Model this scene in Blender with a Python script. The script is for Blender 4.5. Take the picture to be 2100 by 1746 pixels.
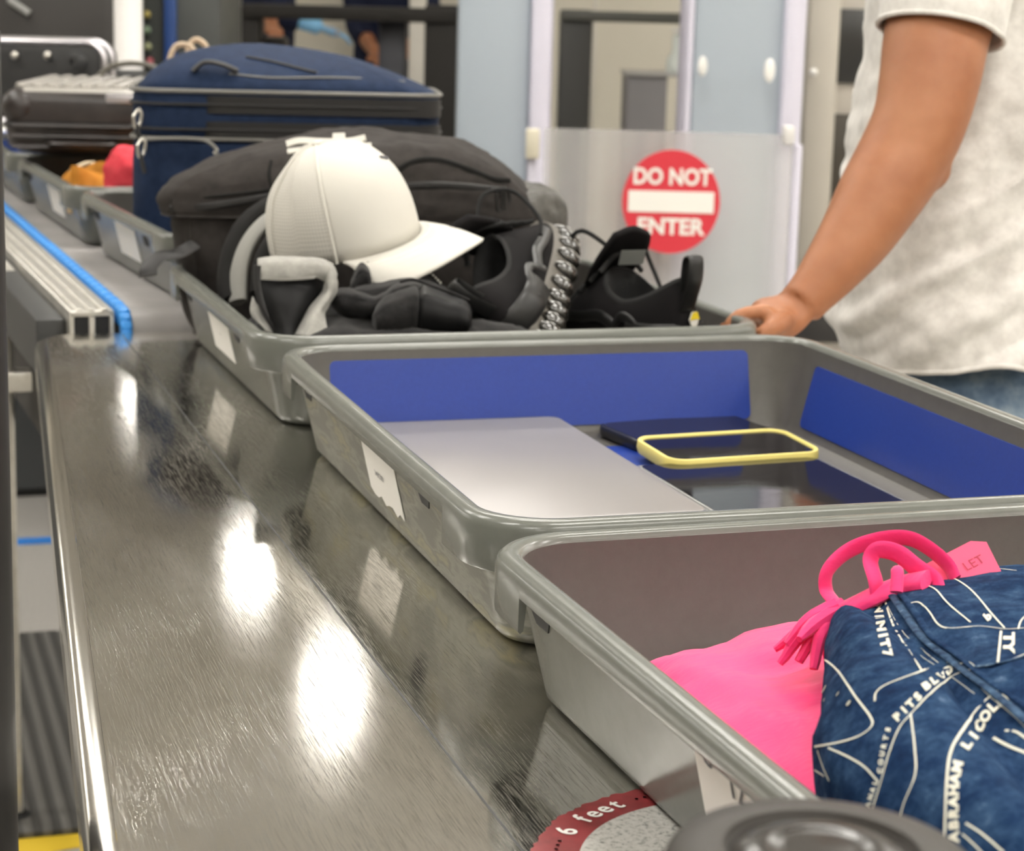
import bpy, bmesh, math, random
import numpy as np
from mathutils import Vector, Matrix, noise
from mathutils.bvhtree import BVHTree
random.seed(7)
S = bpy.context.scene
for o in list(bpy.data.objects): bpy.data.objects.remove(o)

# ------------------------------------------------------------------ camera
T = 0.85                      # height of the steel table top
CZ = T + 0.425                # camera height
F = 4300.0                    # focal length in pixels of the 2100 px wide frame
_Y = np.array([(-320 - 1050) / F, (-50 - 873) / F, 1.0]); _Y /= np.linalg.norm(_Y)
_n = np.cross(_Y, np.array([1, .027, 0.])); _n /= np.linalg.norm(_n)
_U = _n if _n[1] < 0 else -_n
R = np.array([np.cross(_Y, _U), _Y, _U])       # camera axes (x right, y down, z forward) -> world
CAM = np.array([0., 0., CZ])
cd = bpy.data.cameras.new('camera'); co = bpy.data.objects.new('camera', cd)
S.collection.objects.link(co); S.camera = co
rt, up, bk = R @ [1, 0, 0], R @ [0, -1, 0], R @ [0, 0, -1]
M = Matrix(((rt[0], up[0], bk[0], 0), (rt[1], up[1], bk[1], 0), (rt[2], up[2], bk[2], CZ), (0, 0, 0, 1)))
co.matrix_world = M
cd.sensor_fit = 'HORIZONTAL'; cd.sensor_width = 36; cd.lens = F / 2100 * 36
cd.clip_start = .05; cd.clip_end = 100
cd.dof.use_dof = True; cd.dof.focus_distance = 1.34; cd.dof.aperture_fstop = 14.5

def ray(x, y): return R @ np.array([(x - 1050) / F, (y - 873) / F, 1.0])
def P(x, y, d): return Vector(CAM + ray(x, y) * d)                       # point seen at (x,y), d metres in front
def PZ(x, y, z): r = ray(x, y); return Vector(CAM + r * ((z - CZ) / r[2]))   # on the level plane z
def PX(x, y, X): r = ray(x, y); return Vector(CAM + r * (X / r[0]))
def PY(x, y, Y): r = ray(x, y); return Vector(CAM + r * (Y / r[1]))

# ------------------------------------------------------------------ light + exposure
S.view_settings.view_transform = 'Standard'; S.view_settings.look = 'None'
S.view_settings.gamma = 1; S.view_settings.use_curve_mapping = False
S.view_settings.exposure = -0.10
LAMP = 115.0                  # strength of the round ceiling downlights
PANEL = 36.0                  # strength of the added rectangular fill lights
w = bpy.data.worlds.new('world'); S.world = w; w.use_nodes = True
w.node_tree.nodes['Background'].inputs[0].default_value = (.9, .88, .82, 1)
w.node_tree.nodes['Background'].inputs[1].default_value = .25

# ------------------------------------------------------------------ materials
def mat(name, col, rough=.5, metal=0., spec=.5, **k):
    m = bpy.data.materials.new(name); m.use_nodes = True
    b = m.node_tree.nodes['Principled BSDF']
    b.inputs['Base Color'].default_value = (*col, 1)
    b.inputs['Roughness'].default_value = rough
    b.inputs['Metallic'].default_value = metal
    b.inputs['Specular IOR Level'].default_value = spec
    for a, v in k.items():
        b.inputs[a.replace('_', ' ')].default_value = v
    return m
def N(m, t, **k):
    n = m.node_tree.nodes.new(t)
    for a, v in k.items(): setattr(n, a, v)
    return n
def L(m, a, b): m.node_tree.links.new(a, b)
def bsdf(m): return m.node_tree.nodes['Principled BSDF']
def coords(m, scale=(1, 1, 1), rot=(0, 0, 0), kind='Object'):
    tc = N(m, 'ShaderNodeTexCoord'); mp = N(m, 'ShaderNodeMapping')
    mp.inputs['Scale'].default_value = scale; mp.inputs['Rotation'].default_value = rot
    L(m, tc.outputs[kind], mp.inputs[0]); return mp.outputs[0]
def nz(m, scale, detail=3, rough=.55, vec=None):
    n = N(m, 'ShaderNodeTexNoise'); n.inputs['Scale'].default_value = scale
    n.inputs['Detail'].default_value = detail; n.inputs['Roughness'].default_value = rough
    L(m, vec if vec is not None else coords(m), n.inputs['Vector']); return n.outputs['Fac']
def ramp(m, fac, stops):
    r = N(m, 'ShaderNodeValToRGB'); e = r.color_ramp.elements
    while len(e) > 1: e.remove(e[-1])
    e[0].position, e[0].color = stops[0][0], (*stops[0][1], 1)
    for p, c in stops[1:]:
        x = e.new(p); x.color = (*c, 1)
    L(m, fac, r.inputs[0]); return r.outputs[0]
def bump(m, fac, strength=.2, dist=.001):
    b = N(m, 'ShaderNodeBump'); b.inputs['Strength'].default_value = strength; b.inputs['Distance'].default_value = dist
    L(m, fac, b.inputs['Height']); L(m, b.outputs[0], bsdf(m).inputs['Normal']); return b
def varied(name, c1, c2, scale, rough=.6, bs=0, bscale=400, lo=.35, hi=.65, **k):
    m = mat(name, c1, rough, **k)
    L(m, ramp(m, nz(m, scale), [(lo, c1), (hi, c2)]), bsdf(m).inputs['Base Color'])
    if bs: bump(m, nz(m, bscale, 2), bs, .001)
    return m
def weave(name, c, rough=.9, scale=900, bs=.4, spec=.2, c2=None, sheen=.0):
    m = mat(name, c, rough, spec=spec * (.4 if max(c) < .1 else 1))
    if c2: L(m, ramp(m, nz(m, 60, 6, .7), [(.35, c), (.65, c2)]), bsdf(m).inputs['Base Color'])
    bump(m, nz(m, scale, 2), bs, .0006)
    bsdf(m).inputs['Sheen Weight'].default_value = sheen
    return m
def emis(name, col, s):
    m = mat(name, (0, 0, 0)); b = bsdf(m)
    b.inputs['Emission Color'].default_value = (*col, 1); b.inputs['Emission Strength'].default_value = s
    return m

# ------------------------------------------------------------------ geometry helpers: geo = (verts, faces)
COL = S.collection
ORG = {}
def link(o): COL.objects.link(o); return o
def thing(name, label, cat, loc=(0, 0, 0), group=None, kind=None):
    o = link(bpy.data.objects.new(name, None)); o.location = loc; o.empty_display_size = .05
    ORG[o.name] = Vector(loc)
    o['label'] = label; o['category'] = cat
    if group: o['group'] = group
    if kind: o['kind'] = kind
    return o
def tag(o, label, cat, group=None, kind=None):
    o['label'] = label; o['category'] = cat
    if group: o['group'] = group
    if kind: o['kind'] = kind
    return o
def obj(name, geo, m, parent=None, smooth=True, label=None, angle=40, mats=None, midx=None):
    vs, fs = geo[0], geo[1]
    org = ORG.get(parent.name, Vector((0, 0, 0))) if parent else Vector((0, 0, 0))
    if parent is None and len(vs):
        a = np.array([tuple(v) for v in vs]); mn, mx = a.min(0), a.max(0)
        org = Vector(((mn[0] + mx[0]) / 2, (mn[1] + mx[1]) / 2, mn[2]))
    me = bpy.data.meshes.new(name)
    me.from_pydata([tuple(Vector(v) - org) for v in vs], [], [tuple(f) for f in fs])
    for mm in (mats or [m]): me.materials.append(mm)
    if midx: me.polygons.foreach_set('material_index', midx)
    bm = bmesh.new(); bm.from_mesh(me); bmesh.ops.recalc_face_normals(bm, faces=bm.faces)
    if smooth:
        for f in bm.faces: f.smooth = True
        for e in bm.edges:
            if len(e.link_faces) == 2 and e.calc_face_angle(0) > math.radians(angle): e.smooth = False
    bm.to_mesh(me); bm.free()
    o = link(bpy.data.objects.new(name, me)); ORG[o.name] = org
    if parent: o.parent = parent
    else: o.location = org
    if label: o['label'] = label
    return o
def struct(name, geo, m, **k):
    o = obj(name, geo, m, None, **k); o['kind'] = 'structure'; return o
def merge(*gs):
    V, Fc = [], []
    for g in gs:
        b = len(V); V += list(g[0]); Fc += [tuple(i + b for i in f) for f in g[1]]
    return V, Fc
def xf(g, m): return [m @ Vector(v) for v in g[0]], g[1]
def frm(origin, x, z):                       # matrix from x axis and approximate z axis
    x = Vector(x).normalized(); z = Vector(z); y = z.cross(x).normalized(); z = x.cross(y)
    return Matrix(((x[0], y[0], z[0], origin[0]), (x[1], y[1], z[1], origin[1]), (x[2], y[2], z[2], origin[2]), (0, 0, 0, 1)))
def box(x0, x1, y0, y1, z0, z1, b=0, seg=2):
    bm = bmesh.new(); bmesh.ops.create_cube(bm, size=1)
    for v in bm.verts:
        v.co = Vector(((x0 + x1) / 2 + v.co.x * (x1 - x0), (y0 + y1) / 2 + v.co.y * (y1 - y0), (z0 + z1) / 2 + v.co.z * (z1 - z0)))
    if b: bmesh.ops.bevel(bm, geom=list(bm.edges), offset=b, segments=seg, affect='EDGES', profile=.5)
    bm.verts.index_update(); g = [v.co.copy() for v in bm.verts], [tuple(v.index for v in f.verts) for f in bm.faces]; bm.free()
    return g
def obox(c, sx, sy, sz, yaw=0, b=0):         # box on its base centre c, turned by yaw
    return xf(box(-sx / 2, sx / 2, -sy / 2, sy / 2, 0, sz, b), Matrix.Translation(c) @ Matrix.Rotation(yaw, 4, 'Z'))
def rr(w_, d_, r, n=6, z=0, cx=0, cy=0):     # rounded rectangle ring
    r = min(r, w_ / 2 - 1e-5, d_ / 2 - 1e-5); out = []
    for i, (sx, sy, a0) in enumerate(((1, 1, 0), (-1, 1, 90), (-1, -1, 180), (1, -1, 270))):
        for k in range(n + 1):
            a = math.radians(a0 + 90 * k / n)
            out.append(Vector((cx + sx * (w_ / 2 - r) + r * math.cos(a), cy + sy * (d_ / 2 - r) + r * math.sin(a), z)))
    return out
def loft(rings, cap0=True, cap1=True, closed=True):
    n = len(rings[0]); V = [p for r_ in rings for p in r_]; Fc = []
    for i in range(len(rings) - 1):
        for j in range(n if closed else n - 1):
            k = (j + 1) % n
            Fc.append((i * n + j, i * n + k, (i + 1) * n + k, (i + 1) * n + j))
    if cap0: Fc.append(tuple(range(n))[::-1])
    if cap1: Fc.append(tuple((len(rings) - 1) * n + j for j in range(n)))
    return V, Fc
def ell(c, a, b, n=24, ax=(1, 0, 0), ay=(0, 1, 0), p=2):
    ax, ay, c = Vector(ax), Vector(ay), Vector(c); out = []
    for k in range(n):
        t = 2 * math.pi * k / n; cc, ss = math.cos(t), math.sin(t)
        out.append(c + ax * a * math.copysign(abs(cc) ** (2 / p), cc) + ay * b * math.copysign(abs(ss) ** (2 / p), ss))
    return out
def cr(pts, n=6):                            # Catmull-Rom through points (tuples of any length)
    A = [np.array(p, float) for p in pts]; A = [2 * A[0] - A[1]] + A + [2 * A[-1] - A[-2]]; out = []
    for i in range(1, len(A) - 2):
        for k in range(n):
            t = k / n
            out.append(.5 * (2 * A[i] + (A[i + 1] - A[i - 1]) * t + (2 * A[i - 1] - 5 * A[i] + 4 * A[i + 1] - A[i + 2]) * t * t + (-A[i - 1] + 3 * A[i] - 3 * A[i + 1] + A[i + 2]) * t ** 3))
    out.append(A[-2]); return out
def tube(path, r, n=10, smooth=5, flat=1., up=(0, 0, 1), cap=True):
    """path of points (x,y,z[,r]) ; flat <1 makes a strap whose thin direction is `up`"""
    pts = [tuple(p) + ((r,) if len(p) == 3 else ()) for p in path]
    q = cr(pts, smooth) if smooth > 1 and len(pts) > 2 else [np.array(p, float) for p in pts]
    rings = []; prev = None
    for i, p in enumerate(q):
        a, b = q[max(0, i - 1)], q[min(len(q) - 1, i + 1)]
        t = Vector((b - a)[:3]).normalized()
        u = (prev if prev is not None else Vector(up)); u = (u - t * u.dot(t))
        if u.length < 1e-5: u = t.orthogonal()
        u.normalize(); prev = u; s = t.cross(u)
        rings.append(ell(p[:3], p[3], p[3] * flat, n, s, u))
    return loft(rings, cap, cap)
def lathe(prof, n=40, c=(0, 0, 0)):
    rings = [[Vector((c[0] + r * math.cos(2 * math.pi * k / n), c[1] + r * math.sin(2 * math.pi * k / n), c[2] + z)) for k in range(n)] for r, z in prof]
    return loft(rings, True, True)
def sphere(c, r, n=16, sx=1, sy=1, sz=1):
    g = lathe([(max(1e-4, r * math.sin(math.pi * i / n)), -r * math.cos(math.pi * i / n)) for i in range(n + 1)], n * 2)
    return [Vector((v[0] * sx + c[0], v[1] * sy + c[1], v[2] * sz + c[2])) for v in g[0]], g[1]
def fbm(p, s, o=3): return noise.fractal(Vector(p) * s, 1, 2, o)
def wrinkle(g, amp, s, o=3, seed=0, aniso=(1, 1, 1)):
    me = bpy.data.meshes.new('t'); me.from_pydata([tuple(v) for v in g[0]], [], g[1]); 
    bm = bmesh.new(); bm.from_mesh(me); bmesh.ops.recalc_face_normals(bm, faces=bm.faces); bm.normal_update()
    sd = Vector((seed * 3.1, seed * 1.7, seed)); an = Vector(aniso)
    out = []
    for v in bm.verts:
        q = Vector((v.co.x * an.x, v.co.y * an.y, v.co.z * an.z)) + sd
        out.append(v.co + v.normal * amp * (fbm(q, s, o)))
    out = [x.copy() for x in out]; bm.free(); bpy.data.meshes.remove(me)
    return out, g[1]
def mod_sub(o, lv=1):
    m = o.modifiers.new('s', 'SUBSURF'); m.levels = lv; m.render_levels = lv; return o
def mod_solid(o, t, off=0):
    m = o.modifiers.new('t', 'SOLIDIFY'); m.thickness = t; m.offset = off; return o
def grid(rows, nu=8, nv=8):                  # smooth sheet through a net of points
    A = [cr([tuple(p) for p in r_], nu) for r_ in rows]
    B = [cr([tuple(A[i][j]) for i in range(len(A))], nv) for j in range(len(A[0]))]
    n, m_ = len(B), len(B[0])
    V = [Vector(B[j][i]) for j in range(n) for i in range(m_)]
    return V, [(j * m_ + i, (j + 1) * m_ + i, (j + 1) * m_ + i + 1, j * m_ + i + 1) for j in range(n - 1) for i in range(m_ - 1)]
def text_geo(s, size, font_off=0, extrude=0, bold=.0):
    c = bpy.data.curves.new('t', 'FONT'); c.body = s; c.size = size; c.align_x = 'CENTER'; c.align_y = 'CENTER'; c.extrude = extrude; c.offset = bold * size
    c.resolution_u = 3
    o = bpy.data.objects.new('t', c); COL.objects.link(o)
    bpy.context.view_layer.update()
    me = bpy.data.meshes.new_from_object(o.evaluated_get(bpy.context.evaluated_depsgraph_get()))
    g = [v.co.copy() for v in me.vertices], [tuple(p.vertices) for p in me.polygons]
    bpy.data.objects.remove(o); bpy.data.curves.remove(c); bpy.data.meshes.remove(me)
    return g
def thick(poly, n, t):                       # polygon -> slab of thickness t along n
    n = Vector(n).normalized() * t; a = [Vector(p) for p in poly]
    return loft([a, [p + n for p in a]])
def ribbon(pts, w_, n, lift=.0006, taper=False):
    """thin raised band along pts, lying on a surface whose normals are n (list or one)"""
    V, Fc = [], []; k = len(pts)
    for i, p in enumerate(pts):
        nn = n[i] if isinstance(n, list) else Vector(n)
        t = (Vector(pts[min(k - 1, i + 1)]) - Vector(pts[max(0, i - 1)])).normalized(); s = t.cross(nn).normalized()
        ww = w_ / 2
        V += [Vector(p) + s * ww + nn * lift, Vector(p) - s * ww + nn * lift]
        if i: Fc.append((2 * i - 2, 2 * i - 1, 2 * i + 1, 2 * i))
    return V, Fc
YAW = math.atan2(R[1][0], R[0][0])           # yaw of the viewing direction's right vector
VR = Vector((math.cos(YAW), math.sin(YAW), 0)); VF = Vector((-math.sin(YAW), math.cos(YAW), 0))
#@@SPLIT
# ================================================================== room
def steel_mat(name, base=(.80, .78, .735), rough=.09, amt=1.0, seam=None):
    m = mat(name, base, rough, 1.0)
    tot = None
    mul = N(m, 'ShaderNodeTexCoord')
    warp = N(m, 'ShaderNodeTexNoise'); warp.inputs['Scale'].default_value = 5; L(m, mul.outputs['Object'], warp.inputs['Vector'])
    wm = N(m, 'ShaderNodeVectorMath', operation='MULTIPLY_ADD'); wm.inputs[1].default_value = (.006, .006, 0)
    L(m, warp.outputs['Color'], wm.inputs[0]); L(m, mul.outputs['Object'], wm.inputs[2])
    for i, a in enumerate((0, 21, 43, 66, 88, 109, 131, 155)):
        mp = N(m, 'ShaderNodeMapping'); mp.inputs['Rotation'].default_value = (0, 0, math.radians(a + 7 * math.sin(i)))
        mp.inputs['Location'].default_value = (i * 3.3, i, 0); mp.inputs['Scale'].default_value = (1900, 20, 1)
        L(m, wm.outputs[0], mp.inputs[0])
        n = N(m, 'ShaderNodeTexNoise'); n.inputs['Scale'].default_value = 1; n.inputs['Detail'].default_value = 1.5
        L(m, mp.outputs[0], n.inputs['Vector'])
        r = N(m, 'ShaderNodeMapRange'); r.inputs[1].default_value = .66; r.inputs[2].default_value = .76
        L(m, n.outputs['Fac'], r.inputs[0])
        if tot is None: tot = r.outputs[0]
        else:
            x = N(m, 'ShaderNodeMath', operation='ADD'); L(m, tot, x.inputs[0]); L(m, r.outputs[0], x.inputs[1]); tot = x.outputs[0]
    b = bump(m, tot, .32 * amt, .00022)
    # broad smudges in the gloss
    g = nz(m, 4, 5, .65)
    L(m, ramp(m, g, [(.3, (rough * .85,) * 3), (.7, (rough * 1.35,) * 3)]), bsdf(m).inputs['Roughness'])
    return m
STEEL = steel_mat('brushed_steel')
STEEL_EDGE = mat('polished_steel_edge', (.62, .60, .56), .16, 1.0)
ALU = varied('aluminium', (.62, .60, .55), (.72, .70, .65), 30, .38, metal=.85)
DARKPANEL = mat('dark_grey_panel', (.035, .036, .036), .45)
CARPET = varied('grey_carpet', (.33, .315, .29), (.43, .41, .38), 220, .95, .5, 500)
WALLM = varied('beige_wall', (.66, .63, .56), (.70, .67, .60), 2, .8)
CEILM = mat('ceiling_tiles', (.88, .86, .81), .85)
CREAM = mat('cream_wall_panel', (.66, .63, .53), .8)

g = box(-9, 12, -5, 17, -.1, 0); struct('floor', g, CARPET, smooth=False)
struct('ceiling', box(-9, 12, -5, 17, 3.44, 3.53), CEILM, smooth=False)
struct('wall_back', box(-9, 12, 17, 17.1, 0, 3.44), WALLM, smooth=False)
struct('wall_front', box(-9, 12, -5.1, -5, 0, 3.44), WALLM, smooth=False)
struct('wall_left', box(-9.1, -9, -5, 17, 0, 3.44), WALLM, smooth=False)
struct('wall_right', box(12, 12.1, -5, 17, 0, 3.44), WALLM, smooth=False)

# downlights, in straight rows along the belt
LAMPM = emis('downlight_diffuser', (1, .965, .90), LAMP)
WHITEM = mat('white_enamel', (.8, .79, .75), .4)
lampgeo = lathe([(.0001, 0), (.125, 0), (.125, .004), (.0001, .006)], 20)
trimgeo = lathe([(.127, .0), (.150, -.006), (.155, .0), (.155, .012), (.127, .012)], 24)
def copies(first, spots, labeller):
    for k, (x, y) in enumerate(spots):
        t = first[0]
        if k:
            t = first[0].copy(); COL.objects.link(t)
            for q in first[1:]:
                c = q.copy(); COL.objects.link(c); c.parent = t
        t.location = (x, y, t.location.z); t['label'] = labeller(k, x, y)
def up_at(g, t): return [v + Vector(ORG[t.name]) for v in g[0]], g[1]
t = thing('ceiling_downlight', 'round ceiling downlight', 'light', (1.94, 8.62, 3.425), 'ceiling downlights')
first = (t, obj('diffuser', up_at(lampgeo, t), LAMPM, t), obj('trim_ring', up_at(trimgeo, t), WHITEM, t))
ORD = ['nearest', 'second', 'third', 'fourth', 'fifth', 'sixth', 'seventh', 'eighth', 'ninth', 'tenth']
copies(first, [(1.94, 8.62), (1.94, 10.62), (1.94, 12.85), (1.94, 15.2)], lambda k, x, y: 'round ceiling downlight, %s one of the row beyond the suitcases' % ORD[k])
# added fill lights overhead and to the sides, out of view, for soft brightness
PANM = emis('added_fill_glow', (1, .965, .90), PANEL)
t = thing('added_fill_light', 'added rectangular fill light', 'light', (0, 0, 3.42), 'added rectangular fill lights')
first = (t, obj('diffuser', up_at(box(-.60, .60, -.15, .15, .0, .01), t), PANM, t, smooth=False),
         obj('frame', up_at(loft([rr(a_, b_, .004, 1, z_) for a_, b_, z_ in ((1.21, .31, 0), (1.21, .31, -.006), (1.27, .37, -.006), (1.27, .37, .012))], False, False), t), WHITEM, t, smooth=False))
spots = [(x, y) for x in (-1.2, 1.2, 3.6, 6.0) for y in (-3.4, -1.2, 1.0, 3.2, 5.0)] + [(x, y) for x in (-6.6, -4.2) for y in (7.2, 9.4, 11.6, 13.8)] + [(x, y) for x in (8.6, 10.8) for y in (3.2, 5.4, 7.6, 9.8)]
copies(first, spots, lambda k, x, y: 'added rectangular fill light, %s from the %s and %s from the front' % (ORD[sorted(set(p[0] for p in spots)).index(x)].replace('nearest', 'first'), 'left', ORD[sorted(set(p[1] for p in spots)).index(y)].replace('nearest', 'first') if sorted(set(p[1] for p in spots)).index(y) < 10 else 'last'))

# things lying on the floor at lower left
MATM = mat('ribbed_black_rubber', (.035, .033, .031), .75)
wv = N(MATM, 'ShaderNodeTexWave', wave_type='BANDS', bands_direction='X'); wv.inputs['Scale'].default_value = 11
L(MATM, coords(MATM), wv.inputs['Vector']); bump(MATM, wv.outputs['Fac'], 1, .006)
L(MATM, ramp(MATM, wv.outputs['Fac'], [(.3, (.05, .048, .044)), (.7, (.12, .115, .105))]), bsdf(MATM).inputs['Base Color'])
a = PZ(25, 1310, 0); b_ = PZ(60, 1722, 0)
g = box(a.x - .9, a.x + 1.0, b_.y, a.y, .0005, .012, .003)
tag(obj('floor_mat', g, MATM), 'ribbed black rubber mat on the grey carpet beside the steel table', 'mat')
YEL = mat('yellow_tape', (.75, .52, .03), .6); BLT = mat('blue_tape', (.03, .22, .70), .6)
p, q = PZ(40, 1738, 0), PZ(170, 1716, 0)
g = xf(box(-1.2, 1.0, -.035, .035, .0005, .002), frm((p + q) / 2 - Vector((0, .005, 0)), q - p, (0, 0, 1)))
tag(obj('floor_tape', g, YEL), 'strip of yellow tape on the floor along the near edge of the black mat', 'tape')
p = PZ(62, 1111, 0)
tag(obj('floor_tape', box(p.x - .07, p.x + .30, p.y - .028, p.y + .028, .0005, .002), BLT), 'short strip of blue tape on the carpet under the belt end', 'tape')

# ================================================================== steel table
t = thing('steel_table', 'scratched stainless steel table holding the two nearest full bins and the blue-lined bin', 'table', (.6, 1.2, 0))
A0, A1 = PZ(100, 696, T), PZ(243, 1746, T)
dr = (A0 - A1).normalized()
farY = 2.595
def on(y, off=0): return A1 + dr * ((y - A1.y) / dr.y) + Vector((-off, 0, 0))
XR = 1.06
def outline(off, z):
    l0, l1 = on(farY + off, off), on(-.35, off)
    pts = []
    c = .03
    pts += [Vector((XR + off, -.35 - off, z)), Vector((XR + off, farY + off - c, z)), Vector((XR + off - c * .3, farY + off - c * .3, z)), Vector((XR + off - c, farY + off, z))]
    pts += [Vector((l0.x + c, farY + off, z)), Vector((l0.x + c * .3, farY + off - c * .25, z)), Vector((l0.x - .002, farY + off - c, z)), Vector((l1.x, -.35 - off, z))]
    return pts
obj('table_top', loft([outline(0, T), outline(-.02, T - .03)], True, True), STEEL, t, angle=20)
obj('rolled_edge', loft([outline(0.0002, T), outline(.006, T - .0015), outline(.0125, T - .006), outline(.0165, T - .014), outline(.0165, T - .042), outline(.012, T - .047), outline(.002, T - .047), outline(.001, T - .031), outline(-.001, T - .03)], False, False), STEEL_EDGE, t, angle=50)
SEAMM = mat('seam_dark', (.03, .03, .03), .5)
obj('plate_seam', box(.3115, .3128, -.33, 2.58, T, T + .0003), SEAMM, t, smooth=False, label='fine dark seam between two steel plates')
obj('under_shelf', box(.35, 1.02, -.3, 2.5, .22, .25, .005), STEEL_EDGE, t)
for x, y in ((.36, -.25), (1.0, -.25), (.36, 2.45), (1.0, 2.45)):
    obj('leg', box(x - .02, x + .02, y - .02, y + .02, 0, T - .03, .004), STEEL_EDGE, t)

# worn floor-marker sticker on the table, partly under the nearest bin
RED = varied('worn_red_print', (.17, .018, .02), (.27, .03, .035), 60, .5)
WORN = mat('worn_white_print', (.5, .49, .46), .5)
L(WORN, ramp(WORN, nz(WORN, 330, 6, .75), [(.35, (.12, .12, .11)), (.47, (.45, .44, .41)), (.7, (.58, .57, .54))]), bsdf(WORN).inputs['Base Color'])
NAVYP = mat('navy_print', (.02, .035, .16), .4)
PAPER = mat('white_paper', (.80, .78, .74), .6)
SC = Vector((.42, .90, T))
rnd = random.Random(3)
st = thing('distancing_sticker', 'worn round red and white 6 feet sticker on the table, half under the nearest bin', 'sticker', SC)
def disc(r0, r1, z, n=160, jag=0):
    V, Fc = [], []
    for k in range(n):
        a = 2 * math.pi * k / n; j = 1 + (jag * rnd.uniform(-1, .3) if jag else 0)
        V += [SC + Vector((r0 * math.cos(a), r0 * math.sin(a), z)), SC + Vector((r1 * j * math.cos(a), r1 * j * math.sin(a), z))]
    for k in range(n):
        i, j = 2 * k, 2 * ((k + 1) % n); Fc.append((i, i + 1, j + 1, j))
    return V, Fc
obj('red_ring', disc(.088, .113, .0004, 220, .016), RED, st)
obj('white_field', disc(.0, .0885, .0006), WORN, st)
obj('blue_emblem', disc(.0, .046, .0008), NAVYP, st)
obj('emblem_mark', disc(.020, .030, .0010), WORN, st)
tg = []
def on_arc(geo, a, r=.1005):                 # upright letters running round the ring
    m = Matrix.Translation(SC + Vector((r * math.cos(a), r * math.sin(a), .0009))) @ Matrix.Rotation(a - math.pi / 2, 4, 'Z')
    return xf(geo, m)
a0 = math.radians(141)
for k, ch in enumerate('6 feet'):
    if ch != ' ': tg.append(on_arc(text_geo(ch, .0165, bold=.02), a0 - k * .094))
for k in list(range(2, 10)): tg.append(on_arc(lathe([(.0001, 0), (.0011, 0)], 8), a0 - .094 * 5 - .04 - .053 * k))
for k in range(2, 8): tg.append(on_arc(lathe([(.0001, 0), (.0011, 0)], 8), a0 + .03 + .053 * k))
obj('lettering', merge(*tg), PAPER, st, smooth=False, label='white lettering 6 feet between rows of dots')

# ================================================================== belt conveyor
r0, r1 = PZ(0, 425, T + .02), PZ(245, 640, T + .02)
CA = math.atan2(r1.x - r0.x, r0.y - r1.y)     # turn of the belt against the table
CO = Vector((r1.x, 2.645, 0))
CM = Matrix.Translation(CO) @ Matrix.Rotation(CA, 4, 'Z')
cv = thing('belt_conveyor', 'grey belt conveyor with aluminium side rail and blue edging beyond the steel table', 'conveyor', CO)
BELT = mat('grey_belt', (.36, .34, .33), .5)
wv = N(BELT, 'ShaderNodeTexWave', wave_type='BANDS', bands_direction='Y'); wv.inputs['Scale'].default_value = 12
L(BELT, coords(BELT, rot=(0, 0, -CA)), wv.inputs['Vector']); bump(BELT, wv.outputs['Fac'], .25, .002)
L(BELT, ramp(BELT, nz(BELT, 9, 5), [(.3, (.30, .285, .275)), (.7, (.42, .40, .39))]), bsdf(BELT).inputs['Base Color'])
LEN = 2.72; BR = .032; ZB = T + .02
prof = [(LEN, ZB), (.0, ZB)] + [(-BR * math.sin(math.radians(a)), ZB - BR + BR * math.cos(math.radians(a))) for a in range(15, 181, 15)] + [(LEN, ZB - 2 * BR)]
ringL = [Vector((.012, y, z)) for y, z in prof]; ringR = [Vector((.72, y, z)) for y, z in prof]
obj('belt', xf(loft([ringL, ringR]), CM), BELT, cv, angle=35)
BLUE = mat('blue_edging', (.045, .30, .80), .45)
gs = []
for k in range(131):
    y = .0 + k * .0205
    gs.append(box(-.002, .012, y, y + .017, ZB - .02, ZB + .007 + .0015 * (k % 2), .0035, 1))
for a in range(0, 180, 20):
    c, s_ = math.cos(math.radians(a)), math.sin(math.radians(a))
    gs.append(xf(box(-.002, .012, -.007, .007, BR - .012, BR + .007, .003, 1), Matrix.Translation((0, -.0, ZB - BR)) @ Matrix.Rotation(math.radians(a), 4, 'X')))
obj('blue_edging', xf(merge(*gs), CM), BLUE, cv)
RY0 = -.005
gs = [box(-.062, -.006, RY0, LEN, ZB - .006, ZB + .002, .0015, 1), box(-.062, -.056, RY0, LEN, ZB - .09, ZB, .001, 1), box(-.012, -.006, RY0, LEN, ZB - .09, ZB, .001, 1),
      box(-.062, -.006, RY0, LEN, ZB - .092, ZB - .086, .001, 1), box(-.038, -.030, RY0, LEN, ZB - .028, ZB - .006, .001, 1), box(-.042, -.026, RY0, LEN, ZB - .09, ZB - .072, .001, 1)]
for k in (-.050, -.034, -.018): gs.append(box(k - .004, k + .004, RY0, LEN, ZB + .0015, ZB + .0045, .001, 1))
obj('side_rail', xf(merge(*gs), CM), ALU, cv)
BLACK = mat('black_void', (.012, .012, .012), .7)
gs = [box(-.055, -.0125, RY0 + .002, RY0 + .2, ZB - .085, ZB - .007)]
obj('rail_hollow_dark', xf(merge(*gs), CM), BLACK, cv, smooth=False)  # black block stands in for the shade inside the hollow rail end
obj('fascia', xf(box(-.100, -.063, RY0 + .03, LEN, ZB - .085, ZB - .012, .004), CM), DARKPANEL, cv)
obj('drive_cover', xf(box(-.05, .70, .06, LEN, .63, ZB - .10, .004), CM), mat('brown_black_panel', (.028, .025, .022), .6), cv)
obj('end_plate', xf(box(-.0, .72, .035, .05, ZB - .35, ZB - .066, .002), CM), ALU, cv)
def bar(a, b, r, p=4):
    a, b = Vector(a), Vector(b); t_ = (b - a).normalized(); u = Vector((0, 0, 1)) if abs(t_.z) < .9 else Vector((0, 1, 0)); s = t_.cross(u).normalized(); u = s.cross(t_)
    return loft([ell(a, r, r, 16, s, u, 6), ell(b, r, r, 16, s, u, 6)])
X0 = -.085
def onp(x, y): return PX(x, y, CO.x - .11)
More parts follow.
